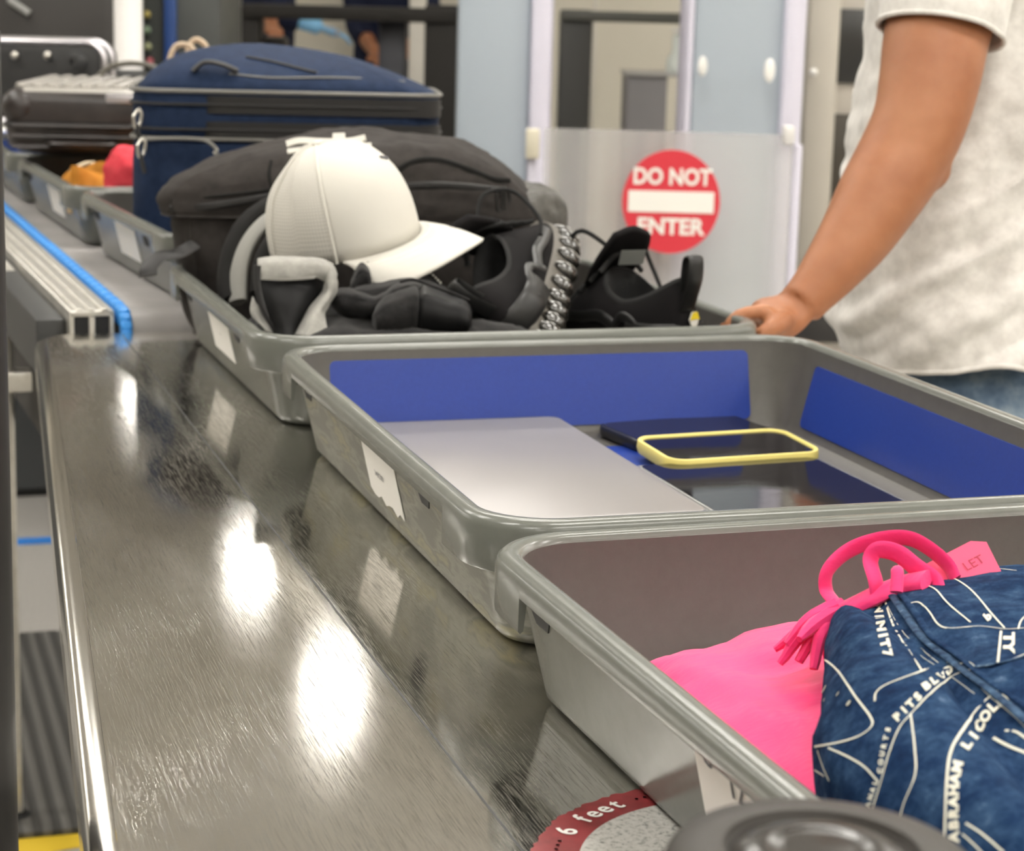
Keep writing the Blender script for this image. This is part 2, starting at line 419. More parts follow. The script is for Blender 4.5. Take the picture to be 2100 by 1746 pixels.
a, b_ = P(2, 548, 3.12), P(118, 682, 2.85)
obj('brace', bar(a, b_ + (b_ - a) * .1, .010), ALU, cv)
pl = P(6, 760, 3.1)
obj('leg', bar((pl.x, pl.y, 0.02), (pl.x, pl.y, ZB - .1), .015), ALU, cv)
obj('foot_pad', lathe([(.0001, 0), (.035, 0), (.035, .008), (.012, .02), (.0001, .02)], 20, (pl.x, pl.y, 0)), BLACK, cv)
obj('cross_bar', box(pl.x, pl.x + .5, pl.y - .02, pl.y + .02, P(30, 775, 3.1).z - .02, P(30, 775, 3.1).z + .01, .003), ALU, cv)

# grey floor cabinet standing under the belt end
t = thing('floor_cabinet', 'dark blue-grey cabinet on the carpet under the belt behind the table corner', 'cabinet', (.7, 5.2, 0))
CABG = mat('cabinet_grey', (.07, .075, .08), .5)
p = PY(25, 1032, 5.25)
obj('body', box(-.3, 1.5, 5.25, 5.6, .02, .62, .01), CABG, t)
obj('plinth', box(-.28, 1.48, 5.27, 5.58, 0, .02), BLACK, t)
obj('top_panel', box(-.31, 1.51, 5.24, 5.61, .62, .645, .004), mat('cabinet_top', (.25, .25, .24), .5), t)

# black post of a queue rail close to the lens at far left
p = P(0, 1100, 1.1)
t = thing('rail_post', 'matte black metal post standing at the far left edge beside the table', 'post', (p.x - .012, p.y, 0))
PB = mat('matte_black', (.012, .011, .010), .5)
obj('pole', lathe([(.0001, 0), (.018, 0), (.018, 1.24), (.0001, 1.24)], 24, (p.x - .012, p.y, .01)), PB, t)
obj('base', lathe([(.0001, 0), (.16, 0), (.155, .01), (.03, .02), (.0001, .02)], 36, (p.x - .012, p.y, 0)), PB, t)

# ================================================================== bins
PLG = mat('grey_bin_plastic', (.19, .195, .174), .23)
L(PLG, ramp(PLG, nz(PLG, 18, 6, .7), [(.3, (.122, .127, .112)), (.7, (.148, .153, .137))]), bsdf(PLG).inputs['Base Color'])
bump(PLG, nz(PLG, 900, 2), .05, .0004)
def scuffed(name, tint, k):
    m = mat(name, tint, .38)
    mp = coords(m, (1.0, 1, 1)); n1 = N(m, 'ShaderNodeTexNoise'); n1.inputs['Scale'].default_value = 1; n1.inputs['Detail'].default_value = 5
    mp2 = coords(m, (8, 14, 60), (math.radians(8), 0, 0)); L(m, mp2, n1.inputs['Vector'])
    c = ramp(m, n1.outputs['Fac'], [(.42, tint), (.52, tuple(min(1, x * k) for x in tint)), (.56, tint), (.63, (tint[0] * k * 1.12, tint[1] * k * 1.05, tint[2] * k * .8)), (.70, tint)])
    L(m, c, bsdf(m).inputs['Base Color']); bump(m, nz(m, 300, 5), .12, .0006)
    return m
PLS = scuffed('scuffed_bin_plastic', (.148, .147, .124), 1.7)
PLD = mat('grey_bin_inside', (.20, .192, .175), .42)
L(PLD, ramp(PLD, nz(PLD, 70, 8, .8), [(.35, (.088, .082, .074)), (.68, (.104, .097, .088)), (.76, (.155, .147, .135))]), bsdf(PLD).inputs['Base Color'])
H = .095; W = .543
def binring(ins, z, ln, skirt=None, n=9):
    r = .058 - ins * .75
    c = [(W - ins - r, ln - ins - r, 0), (ins + r, ln - ins - r, 90), (ins + r, ins + r, 180), (W - ins - r, ins + r, 270)]
    E1, E2 = .094, .0945
    pts = []
    def arc(i):
        cx, cy, a0 = c[i]
        for k in range(n + 1):
            a = math.radians(a0 + 90 * k / n); pts.append((cx + r * math.cos(a), cy + r * math.sin(a), 1))
    arc(0)
    pts.append((W / 2, ln - ins, 1)); arc(1)
    x = ins
    pts += [(x, ln - E1, 1), (x, ln - E2, 0), (x, ln / 2, 0), (x, E2, 0), (x, E1, 1)]
    arc(2); pts.append((W / 2, ins, 1)); arc(3)
    x = W - ins
    pts += [(x, E1, 1), (x, E2, 0), (x, ln / 2, 0), (x, ln - E2, 0), (x, ln - E1, 1)]
    out = []
    for px_, py_, dp in pts:
        zz = z if skirt is None else (skirt[0] if dp else skirt[1])
        out.append(Vector((px_, py_, zz)))
    return out
DEEP, SHAL = H - .036, H - .0155
def wp(y, z, off=.0006):                      # point on the outer left wall, bin coordinates
    return Vector((.014 + (.080 - z) / .072 * .0165 - off, y, z))
bins = []
def make_bin(origin, yaw, ln, label, sticker=None, inside=PLD, outside=PLG):
    m = Matrix.Translation(origin) @ Matrix.Rotation(yaw, 4, 'Z')
    t = thing('security_bin', label, 'bin', origin, 'grey plastic security bins in a line')
    B = lambda i, z, s=None: binring(i, z, ln, s)
    outer = loft([B(.055, 0.0012), B(.046, .0), B(.036, .0016), B(.0315, .006), B(.0305, .010), B(.014, .080), B(.0125, .084)], True, False)
    obj('outer_wall', xf(outer, m), outside, t)
    rim = loft([B(.0125, .084), B(.006, .084), B(.0035, 0, (DEEP + .001, SHAL + .001)), B(.0015, 0, (DEEP - .0005, SHAL - .0005)), B(.0002, 0, (DEEP + .001, SHAL + .001)), B(.0, .0875), B(.0012, .0915), B(.0040, .0942), B(.0085, .0950), B(.0125, .0946), B(.0150, .0932), B(.0162, .0900)], False, False)
    obj('rim', xf(rim, m), PLG, t, angle=50)
    inner = loft([B(.0162, .0900), B(.0175, .080), B(.0335, .014), B(.037, .0075), B(.046, .0045), B(.058, .004)], False, True)
    obj('inner_wall', xf(inner, m), inside, t)
    gs = []
    for y0 in (.205, ln - .085):
        for zz, hh in ((.062, .012),):
            for y in (y0,):
                poly = [wp(y - .016, zz + hh + .006, .0007), wp(y + .016, zz + hh + .006, .0007), wp(y + .014, zz + .001, .0007), wp(y + .010, zz - .004, .0007), wp(y - .010, zz - .004, .0007), wp(y - .015, zz + .002, .0007)]
                gs.append(thick(poly, (1, 0, 0), .002))
    for g_ in gs: obj('handle_slot_dark', xf(g_, m), BLACK, t, smooth=False)  # black plates on the wall stand in for the shade inside open slots
    if sticker:
        y0, y1, z0, z1 = sticker
        pts = [wp(y1, z1, .0009), wp(y0, z1, .0009)]
        k = 9
        for i in range(k + 1):
            f_ = i / k; pts.append(wp(y0 + (y1 - y0) * f_, z0 + (.004 + .003 * math.sin(i * 2.3) if sticker[1] < 1e9 and outside is PLS else 0), .0009))
        obj('paper_label', xf(thick(pts, (1, 0, 0), .0006), m), PAPER, t, smooth=False, label='white paper label with small print')
    bins.append((t, m, ln)); return t, m
b4y1 = 1.212
b3t, M3 = make_bin(Vector((.372, 1.228, T)), 0, .700, 'empty-looking grey bin lined with blue panels, holding a laptop, phones and a tablet', (.292, .400, .020, .070), outside=PLS)
b4t, M4 = make_bin(Vector((.374, b4y1 - .700, T)), .02, .700, 'nearest grey bin, holding a pink drawstring bag and a printed denim bag', (.25, .385, .012, .081))
b2t, M2 = make_bin(Vector((.366, 1.962, T)), .012, .590, 'grey bin holding black shoes, a dark jacket, a white cap and a backpack', (.25, .372, .026, .075))
b1t, M1 = make_bin(Vector((.376, 2.625, T + .021)), math.radians(5), .62, 'grey bin on the belt holding the navy suitcase', (.27, .40, .026, .075))
b0t, M0 = make_bin(Vector((.318, 3.275, T + .021)), math.radians(3.5), .62, 'grey bin on the belt holding orange shoes and a red cloth', (.20, .33, .026, .075))
bmt, Mm = make_bin(Vector((.275, 3.93, T + .021)), math.radians(3), .64, 'farthest grey bin in the line, at the left edge under the ribbed suitcase')

# print on the labels
def wall_text(m, items, parent, name='label_print'):
    gs = []
    for s, y, z, size in items:
        g = text_geo(s, size, bold=.01) if isinstance(s, str) else s
        # text x -> -y (reads from the far end towards the camera), text y -> z
        V = [wp(y - v[0], z + v[1], .0016) for v in g[0]]
        gs.append(([m @ v for v in V], g[1]))
    obj(name, merge(*gs), mat('label_ink', (.05, .05, .06), .6), parent, smooth=False)
wall_text(M3, [('3440C3001', .352, .046, .0065)] + [('J', .400 - .013 * k, .0715, .008) for k in range(1, 8)], b3t)
wall_text(M4, [('C', .368, .070, .020), ('12', .335, .064, .020), ('11', .305, .060, .016), ('TS', .368, .030, .009)], b4t)
wall_text(M2, [('- - -', .31, .05, .008)], b2t)

# blue lining panels of the second bin
BLP = mat('blue_vinyl_panel', (.014, .040, .26), .30)
L(BLP, ramp(BLP, nz(BLP, 260, 7, .8), [(.30, (.012, .036, .24)), (.70, (.018, .05, .30)), (.80, (.10, .14, .40))]), bsdf(BLP).inputs['Base Color'])
bump(BLP, nz(BLP, 700, 3), .08, .0005)
LN3 = .700
def backwall(u, v): z = .006 + v; return Vector((u, LN3 - (.0175 + (.080 - z) / .066 * .016) - .0010, z))
def rightwall(u, v): z = .006 + v; return Vector((W - (.0175 + (.080 - z) / .066 * .016) - .0010, u, z))
def panel(fn, u0, u1, v0, v1, r, n, t=.0008):
    pts = [fn(p.x, p.y) for p in rr(u1 - u0, v1 - v0, r, 5, 0, (u0 + u1) / 2, (v0 + v1) / 2)]
    return thick(pts, n, t)
obj('blue_panel', xf(panel(backwall, .052, .480, .008, .075, .006, (0, -1, 0)), M3), BLP, b3t, smooth=False, label='blue vinyl panel on the end wall')
obj('blue_panel', xf(panel(rightwall, .07, .612, .010, .070, .006, (-1, 0, 0)), M3), BLP, b3t, smooth=False, label='blue vinyl panel on the long far wall')
obj('blue_panel', xf(thick(rr(.36, .52, .006, 5, .0044, .27, .345), (0, 0, 1), .0007), M3), BLP, b3t, smooth=False, label='scratched blue vinyl panel on the floor of the bin')
#@@SPLIT
# ================================================================== laptop, tablet, phones
def slab_frame(c4, z, wd, ln):               # corners TL TR BR BL in photo pixels on level z -> centre, long axis
    q = [PZ(x, y, z) for x, y in c4]
    c = (q[0] + q[1] + q[2] + q[3]) / 4; a = ((q[1] - q[0]) + (q[2] - q[3])).normalized()
    return frm(c, a, (0, 0, 1))
ZF = T + .0055
LAPM = mat('anodised_grey', (.27, .255, .25), .36, .35)
bump(LAPM, nz(LAPM, 1500, 2), .03, .0003)
lt = thing('laptop', 'closed silver-grey laptop in the blue-lined bin, left of the tablet', 'laptop', (.53, 1.69, ZF))
def slab(w_, d_, r, prof, m): return xf(loft([rr(w_ - 2 * i, d_ - 2 * i, r - i, 8, z) for i, z in prof]), m)
lm = Matrix.Translation((.5335, 1.693, ZF))
obj('base', slab(.222, .385, .014, [(.004, 0), (.0008, .001), (0, .004), (0, .0105), (.0008, .0112)], lm), LAPM, lt)
obj('lid', slab(.222, .385, .014, [(.0008, .0118), (0, .0125), (0, .0185), (.0006, .0195), (.002, .0202)], lm), LAPM, lt)
obj('hinge', xf(box(.104, .1095, -.15, .15, .009, .0135, .001), lm), mat('hinge_dark', (.08, .08, .08), .4), lt)

GLASS = mat('dark_screen_glass', (.004, .003, .005), .08, spec=.35)
L(GLASS, ramp(GLASS, nz(GLASS, 25, 6, .8, coords(GLASS, (1, 3, 1), (0, 0, .8))), [(.4, (.03,) * 3), (.75, (.13,) * 3)]), bsdf(GLASS).inputs['Roughness'])
tm = slab_frame([(1304, 959), (1685, 945), (1845, 1022), (1450, 1042)], T + .016, .17, .25)
tm = frm(Vector((.748, 1.585, ZF)), (1, .01, 0), (0, 0, 1))
tb = thing('tablet', 'dark tablet lying face up in a clear case beside the laptop', 'tablet', tm.translation)
CLEAR = mat('clear_case', (.75, .75, .72), .15, spec=.6, Transmission_Weight=.75, IOR=1.4)
obj('case', slab(.182, .252, .013, [(.002, 0), (0, .0015), (0, .0088), (.0006, .0094), (.0022, .0094)], tm), CLEAR, tb, label='clear plastic case with pale edges')
obj('body', slab(.174, .244, .010, [(.0, .0095), (0, .0100), (.0008, .0103)], tm), mat('tablet_body', (.45, .45, .44), .3, .8), tb)
obj('screen', slab(.171, .241, .009, [(.0, .0104), (0, .0107)], tm), GLASS, tb)

bm_ = slab_frame([(1250, 868), (1515, 856), (1570, 890), (1300, 918)], T + .014, 0, 0); bm_.translation.z = ZF
PHB = mat('black_phone_shell', (.012, .012, .014), .35)
ph = thing('smartphone', 'black smartphone lying against the back wall of the blue-lined bin', 'phone', bm_.translation)
obj('shell', slab(.156, .094, .016, [(.004, 0), (.001, .001), (0, .004), (0, .0085), (.0012, .0105), (.003, .011)], bm_), PHB, ph)
obj('screen', slab(.149, .087, .0135, [(0, .0110), (.0003, .0115)], bm_), GLASS, ph)
ym = slab_frame([(1318, 903), (1605, 888), (1675, 925), (1355, 948)], T + .02, 0, 0); ym.translation.z = ZF + .0035
ym = ym @ Matrix.Translation((0, -.002, .0)) @ Matrix.Rotation(math.radians(3.5), 4, 'X')
YP = mat('pale_yellow_silicone', (.78, .66, .20), .5)
ph = thing('smartphone', 'smartphone in a pale yellow case resting between the black phone and the tablet', 'phone', ym.translation)
yo = loft([rr(w_, d_, r, 8, z) for w_, d_, r, z in ((.148, .076, .014, 0), (.155, .083, .0165, .0015), (.159, .087, .019, .0065), (.158, .086, .0185, .0125), (.1565, .0845, .0175, .0138), (.151, .079, .015, .0138), (.149, .077, .0145, .0118))])
obj('case', xf(yo, ym), YP, ph, label='pale yellow silicone case')
obj('screen', slab(.1495, .0775, .0145, [(0, .0114), (.0003, .0121)], ym), GLASS, ph)

# ================================================================== pillows
def pillow(outline, prof, cx=None, shift=(0, 0), n=80, subd=10):
    """outline: closed plan polygon, prof: (scale, z[,dx,dy]); filled to its centre at both ends"""
    q = cr([tuple(p) for p in outline] + [tuple(outline[0])], 24)[:-1]
    q = [Vector((p[0], p[1], 0)) for p in q]
    # resample to n
    Ls = [0]; m_ = len(q)
    for i in range(m_): Ls.append(Ls[-1] + (q[(i + 1) % m_] - q[i]).length)
    pts = []; j = 0
    for k in range(n):
        s_ = Ls[-1] * k / n
        while Ls[j + 1] < s_: j += 1
        f_ = (s_ - Ls[j]) / max(1e-9, Ls[j + 1] - Ls[j]); pts.append(q[j].lerp(q[(j + 1) % m_], f_))
    c = sum(pts, Vector()) / n if cx is None else Vector((cx[0], cx[1], 0))
    P_ = cr([tuple(p) + (0,) * (4 - len(p)) for p in prof], 4)
    rings = []
    for s_, z, dx, dy in P_:
        rings.append([Vector((c.x + (p.x - c.x) * s_ + dx, c.y + (p.y - c.y) * s_ + dy, z)) for p in pts])
    return loft(rings)

# pink drawstring bag
PINK = mat('hot_pink_nylon', (.86, .030, .18), .6, spec=.35)
bump(PINK, nz(PINK, 260, 3, .5, coords(PINK, (.25, 1, 1))), .35, .0012); bsdf(PINK).inputs['Sheen Weight'].default_value = .2
bsdf(PINK).inputs['Subsurface Weight'].default_value = .0
pk = thing('drawstring_bag', 'hot pink drawstring bag lying in the nearest bin under the denim bag', 'bag', (.52, 1.0, T + .006))
ol = [(.425, 1.115), (.50, 1.150), (.60, 1.165), (.70, 1.13), (.72, 1.03), (.62, .93), (.50, .85), (.424, .83), (.420, .95), (.421, 1.05)]
g = pillow(ol, [(.02, T + .006), (.70, T + .0065), (.93, T + .012), (1.0, T + .020), (.985, T + .031), (.90, T + .043), (.70, T + .053), (.4, T + .059), (.02, T + .061)], n=110)
g = wrinkle(g, .006, 14, 3, 2); g = wrinkle(g, .0035, 30, 3, 5, (1, .45, 1)); g = wrinkle(g, .001, 90, 2, 6)
obj('pouch', g, PINK, pk)
# gathered neck: pleats that run up to the cord
gs = []; Z0 = Vector((0, 0, 1))
neck = P(1700, 1262, 1.165)
for k, (x, y) in enumerate([(1590, 1312), (1615, 1300), (1640, 1290), (1665, 1300), (1640, 1335), (1670, 1350), (1700, 1345), (1600, 1340)]):
    a = P(x, y, 1.17 - .012 * (k % 3)); mid = (a + neck) / 2 + Vector((0, 0, .004 * (k % 2)))
    gs.append(tube([tuple(a - Z0 * .006) + (.002,), tuple(mid - Z0 * .002) + (.0045,), tuple(neck + Vector((.004 * (k % 3), 0, .004 * math.sin(k)))) + (.0065,)], .005, 8, 5))
obj('gathered_neck', wrinkle(merge(*gs), .001, 60), PINK, pk)
def strap(px, r, flat=.35, name='strap', parent=pk, m=PINK, up=(0, 0, 1), sm=7, n=12):
    return obj(name, tube([P(*a) for a in px], r, n, sm, flat, up), m, parent)
strap([(1702, 1268, 1.165), (1712, 1240, 1.165), (1694, 1210, 1.17), (1698, 1170, 1.17), (1740, 1130, 1.175), (1800, 1108, 1.175), (1860, 1104, 1.17), (1905, 1125, 1.165), (1945, 1160, 1.16), (1960, 1190, 1.155)], .0052, .32, up=(.3, -1, .2))
strap([(1800, 1222, 1.15), (1795, 1190, 1.15), (1785, 1150, 1.155), (1800, 1128, 1.155), (1840, 1135, 1.155), (1880, 1165, 1.15), (1915, 1190, 1.145), (1925, 1215, 1.14)], .0054, .32, up=(.3, -1, .2))
strap([(1730, 1255, 1.16), (1760, 1240, 1.155), (1800, 1220, 1.15), (1850, 1200, 1.15), (1900, 1190, 1.14)], .008, .5, name='drawcord', up=(0, -.5, 1))
strap([(1838, 1215, 1.13), (1840, 1172, 1.135), (1832, 1174, 1.137)], .0035, .6, name='cord_end')
# stiff pink tag
q = [P(1830, 1195, 1.165), P(1990, 1113, 1.175), P(2022, 1118, 1.175), P(2052, 1185, 1.165), P(2035, 1215, 1.155), P(1870, 1225, 1.155)]
nn = (q[1] - q[0]).cross(q[4] - q[0]).normalized(); nn = nn if nn.dot(VF) < 0 else -nn
c = (q[0] + q[2] + q[3] + q[5]) / 4
q = [p - nn * (p - q[0]).dot(nn) for p in q]
tagm = thing('pink_tag', 'stiff pink printed tag sticking up behind the denim bag', 'tag', q[5])
PINK2 = mat('pink_card', (.80, .06, .16), .5)
obj('card', thick(q, nn, .0015), PINK2, tagm)
ux = (q[1] - q[0]).normalized(); uz = nn.cross(ux); uz = uz if uz.z > 0 else -uz
tgm = Matrix(((ux.x, uz.x, nn.x, 0), (ux.y, uz.y, nn.y, 0), (ux.z, uz.z, nn.z, 0), (0, 0, 0, 1)))
cc = P(1955, 1172, 1.165); cc = cc - nn * (cc - q[0]).dot(nn) + nn * .0018
obj('tag_print', xf(merge(xf(text_geo('e', .012), Matrix.Translation((-.022, -.002, 0))), xf(text_geo('S  LET', .008), Matrix.Translation((.008, -.002, 0)))), Matrix.Translation(cc) @ tgm), mat('tag_ink', (.35, .01, .05), .5), tagm, smooth=False)

# denim bag with a street map print
DEN = mat('washed_denim', (.02, .06, .16), .9, spec=.05)
L(DEN, ramp(DEN, nz(DEN, 55, 9, .78, coords(DEN, (1, 1, 1.3))), [(.30, (.004, .010, .032)), (.45, (.008, .024, .066)), (.60, (.026, .058, .118)), (.74, (.13, .19, .29))]), bsdf(DEN).inputs['Base Color'])
bump(DEN, nz(DEN, 1400, 3), .5, .0005); pass
INK = mat('cream_print', (.66, .64, .54), .8)
dn = thing('denim_bag', 'blue denim bag printed with a white hand-drawn street map, in the nearest bin', 'bag', (.64, .80, T + .006))
ol = [(.505, 1.005), (.555, 1.040), (.66, 1.045), (.80, 1.045), (.875, 1.0), (.885, .80), (.88, .56), (.72, .535), (.50, .55), (.425, .60), (.402, .70), (.408, .80), (.45, .90)]
zz = T + .006
prof = [(.02, zz), (.6, zz), (.86, zz + .004), (.95, zz + .02), (.985, zz + .05), (1.0, zz + .08), (.985, zz + .095), (.93, zz + .108), (.80, zz + .117), (.6, zz + .121), (.35, zz + .123), (.15, zz + .124), (.02, zz + .124)]
g = pillow(ol, prof, n=150)
V = []
A_, B_ = PZ(1870, 1215, T + .135), PZ(2100, 1480, T + .135)         # fold line that runs down to the right
for v in g[0]:
    d_ = Vector((v.x - A_.x, v.y - A_.y, 0)); e_ = Vector((B_.x - A_.x, B_.y - A_.y, 0)).normalized()
    s_ = d_.cross(e_).z; k = max(0, (v.z - T - .05) / .09)
    V.append(v + Vector((0, 0, -k * .010 * max(0, (v.y - .88) / .15) + k * (-.016 * math.exp(-(s_ / .010) ** 2) + .006 * math.exp(-((s_ - .03) / .02) ** 2)))))
g = wrinkle((V, g[1]), .006, 9, 2, 4); g = wrinkle(g, .0018, 45, 2, 9)
DG = g
obj('denim_body', g, DEN, dn, angle=80)
bvh = BVHTree.FromPolygons([tuple(v) for v in g[0]], [tuple(f) for f in g[1]])
cam_o = Vector(CAM)
def hit(x, y):
    r = Vector(ray(x, y)).normalized(); h_ = bvh.ray_cast(cam_o, r)
    if h_[0] is None: return None
    n_ = h_[1]; n_ = n_ if n_.dot(r) < 0 else -n_
    return h_[0], n_
def drawn(px, w_, lift=.0005, sm=8):
    out = []; pts, ns = [], []
    q = cr(px, sm) if len(px) > 2 else [np.array(px[0], float) * (1 - t / 10) + np.array(px[1], float) * t / 10 for t in range(11)]
    for p in q:
        h_ = hit(p[0], p[1])
        if h_ is None:
            if len(pts) > 1: out.append(ribbon(pts, w_, ns, lift))
            pts, ns = [], []; continue
        pts.append(h_[0]); ns.append(h_[1])
    if len(pts) > 1: out.append(ribbon(pts, w_, ns, lift))
    return out
pr = []
lines = [
 ([(1688, 1350), (1720, 1378), (1755, 1430), (1785, 1470), (1789, 1490), (1765, 1510), (1722, 1524), (1672, 1532)], 3.0),
 ([(1700, 1535), (1745, 1556), (1775, 1575), (1803, 1605)], 2.6), ([(1678, 1540), (1690, 1575), (1702, 1602)], 2.6), ([(1672, 1580), (1692, 1592)], 2.2),
 ([(1812, 1222), (1835, 1290), (1860, 1330), (1890, 1378)], 3.2), ([(1812, 1225), (1850, 1295), (1905, 1345), (1950, 1380)], .9),
 ([(1795, 1440), (1798, 1422), (1820, 1405), (1885, 1380), (1930, 1362), (1955, 1362)], 3.0), ([(1955, 1368), (1985, 1360), (2003, 1372)], 3.0),
 ([(2000, 1372), (1960, 1385), (1930, 1405), (1900, 1432), (1870, 1465), (1845, 1495), (1825, 1545), (1808, 1605), (1785, 1680)], 2.4),
 ([(1868, 1465), (1876, 1530), (1878, 1590), (1855, 1650), (1842, 1702)], 2.4),
 ([(1850, 1215), (1880, 1202), (1915, 1208), (1945, 1240), (1990, 1278)], 2.6), ([(1932, 1185), (1960, 1190), (1995, 1215), (2035, 1262), (2060, 1290)], 2.8),
 ([(1862, 1240), (1885, 1237), (1905, 1255), (1925, 1282), (1950, 1290), (2010, 1286), (2062, 1292), (2100, 1290)], 2.4), ([(1955, 1178), (1990, 1174), (2040, 1168), (2085, 1172)], 2.4),
 ([(2053, 1296), (2047, 1362)], 3.4), ([(2047, 1362), (2080, 1352), (2110, 1340)], 1.6), ([(2088, 1292), (2094, 1275), (2110, 1258)], 2.4),
 ([(2050, 1415), (2010, 1450), (1970, 1505), (1950, 1545), (1943, 1600), (1940, 1680), (1938, 1760)], 3.6),
 ([(2038, 1515), (2070, 1532), (2120, 1552)], 4.2), ([(2062, 1500), (2085, 1503), (2110, 1520)], 3.4), ([(1982, 1690), (2015, 1712), (2060, 1750)], 2.4), ([(1975, 1712), (2000, 1735), (2030, 1765)], 2.0),
 ([(1990, 1388), (2030, 1430), (2070, 1462), (2110, 1500)], .8), ([(1886, 1345), (1960, 1395), (2000, 1425)], .8),
]
for px, w_ in lines: pr += drawn(px, w_ * .00034)
# the print runs on over the parts turned away from the photograph
def in_frame(p):
    q = R.T @ (np.array(p) - CAM); return -10 < 1050 + F * q[0] / q[2] < 2110 and -10 < 873 + F * q[1] / q[2] < 1756
rd = random.Random(12)
for k in range(34):
    x, y, a = rd.uniform(.44, .88), rd.uniform(.55, 1.03), rd.uniform(0, 6.28); pts, ns = [], []
    for j in range(46):
        a += .035 * math.sin(j * .21 + k); x += .0045 * math.cos(a); y += .0045 * math.sin(a)
        h_ = bvh.ray_cast(Vector((x, y, T + .5)), Vector((0, 0, -1)))
        if h_[0] is None or h_[0].z < T + .03 or in_frame(h_[0]):
            if len(pts) > 2: pr.append(ribbon(pts, .0009, ns, .0005))
            pts, ns = [], []; continue
        pts.append(h_[0]); ns.append(h_[1] if h_[1].z > 0 else -h_[1])
    if len(pts) > 2: pr.append(ribbon(pts, .0009, ns, .0005))
def word(s, px, size, step=None, flip=1, w_=1.15):
    """hand-drawn capitals on the cloth along a pixel path"""
    q = cr(px, 30); Ls = [0]
    for i in range(1, len(q)): Ls.append(Ls[-1] + np.linalg.norm(q[i] - q[i - 1]))
    st = step or Ls[-1] / max(1, len(s)); out = []
    for k, ch in enumerate(s):
        if ch == ' ': continue
        l_ = (k + .5) * st; i = min(len(q) - 2, max(0, np.searchsorted(Ls, l_) - 1)); p = q[i]; t_ = (q[min(len(q) - 1, i + 6)] - q[max(0, i - 6)]); t_ = t_ / np.linalg.norm(t_)
        nrm = np.array([t_[1], -t_[0]]) * flip
        tg_ = text_geo(ch, size, bold=.055)
        V, ok = [], True
        for v in tg_[0]:
            a = p + t_ * v[0] * w_ + nrm * v[1]; h_ = hit(a[0], a[1])
            if h_ is None: ok = False; break
            V.append(h_[0] + h_[1] * .0006)
        if ok: out.append((V, tg_[1]))
    return out
pr += word('ABRAHAM LICOLN', [(1960, 1730), (1958, 1660), (1960, 1600), (1975, 1545), (2005, 1500), (2035, 1455), (2068, 1432)], 27)
pr += word('PITS', [(1835, 1480), (1860, 1455), (1890, 1425)], 22); pr += word('BLVD', [(1893, 1415), (1920, 1395), (1955, 1372)], 22)
pr += word('COURTS', [(1806, 1590), (1812, 1545), (1825, 1490)], 13); pr += word('CANAL', [(1778, 1672), (1790, 1630), (1800, 1600)], 13)
pr += word('MINIT7', [(1800, 1240), (1806, 1290), (1822, 1352)], 24, flip=1)
pr += word('TY', [(2068, 1302), (2068, 1340)], 30); pr += word('b', [(2020, 1272), (2032, 1262)], 22)
for x, y, r_ in ((1692, 1415, 9), (1720, 1425, 5), (1692, 1437, 4), (1742, 1444, 6)):
    h_ = hit(x, y)
    if h_: pr.append(xf(lathe([(.0001, 0), (r_ * .00026, 0)], 14), Matrix.Translation(h_[0] + h_[1] * .0007) @ h_[1].to_track_quat('Z', 'Y').to_matrix().to_4x4()))
obj('street_map_print', merge(*pr), INK, dn, smooth=False, label='cream hand-drawn street map print')
# raised double seam with stitches
def seam(px, r, m, name, parent):
    pts = []
    for p in cr(px, 6):
        h_ = hit(p[0], p[1])
        if h_: pts.append(tuple(h_[0] + h_[1] * r * .15))
    return obj(name, tube(pts, r, 10, 1, .45), m, parent)
DEN2 = mat('faded_denim_seam', (.05, .10, .19), .85, spec=.15)
L(DEN2, ramp(DEN2, nz(DEN2, 130, 5, .7), [(.35, (.006, .018, .05)), (.6, (.045, .09, .16)), (.75, (.20, .28, .37))]), bsdf(DEN2).inputs['Base Color'])
seam([(1828, 1218), (1860, 1262), (1895, 1310), (1950, 1355), (2010, 1400), (2060, 1440), (2110, 1485)], .0028, DEN2, 'flat_seam', dn)
seam([(1845, 1215), (1880, 1260), (1912, 1308), (1965, 1345), (2025, 1395), (2075, 1430), (2115, 1460)], .0020, DEN, 'flat_seam', dn)
seam([(2000, 1370), (2050, 1362), (2110, 1345)], .0016, DEN2, 'pocket_hem', dn)

# black lidded container in front, beside the nearest bin
GLB = mat('gloss_black_plastic', (.030, .027, .025), .20, spec=.35)
MTB = mat('satin_black_plastic', (.040, .036, .032), .5, spec=.3)
cp = thing('lidded_container', 'black round lidded container standing on the steel table beside the nearest bin', 'container', (.287, .566, T))
cl = cp.location + Vector((0, 0, .007))
obj('jar', lathe([(.0001, -.007), (.038, -.007), (.041, -.004), (.045, .10), (.046, .135), (.0001, .135)], 64, cl), MTB, cp)
obj('lid', lathe([(.047, .128), (.0495, .129), (.0505, .133), (.0505, .146), (.0495, .1500), (.0460, .1530), (.0330, .1550), (.0315, .1545), (.0308, .1525), (.0300, .1515), (.0001, .1515)], 72, cl), MTB, cp)
obj('lid_boss', lathe([(.0295, .1518), (.0285, .1530), (.022, .1550), (.016, .1553), (.0145, .1545), (.010, .1548), (.0001, .1552)], 48, cl), GLB, cp)
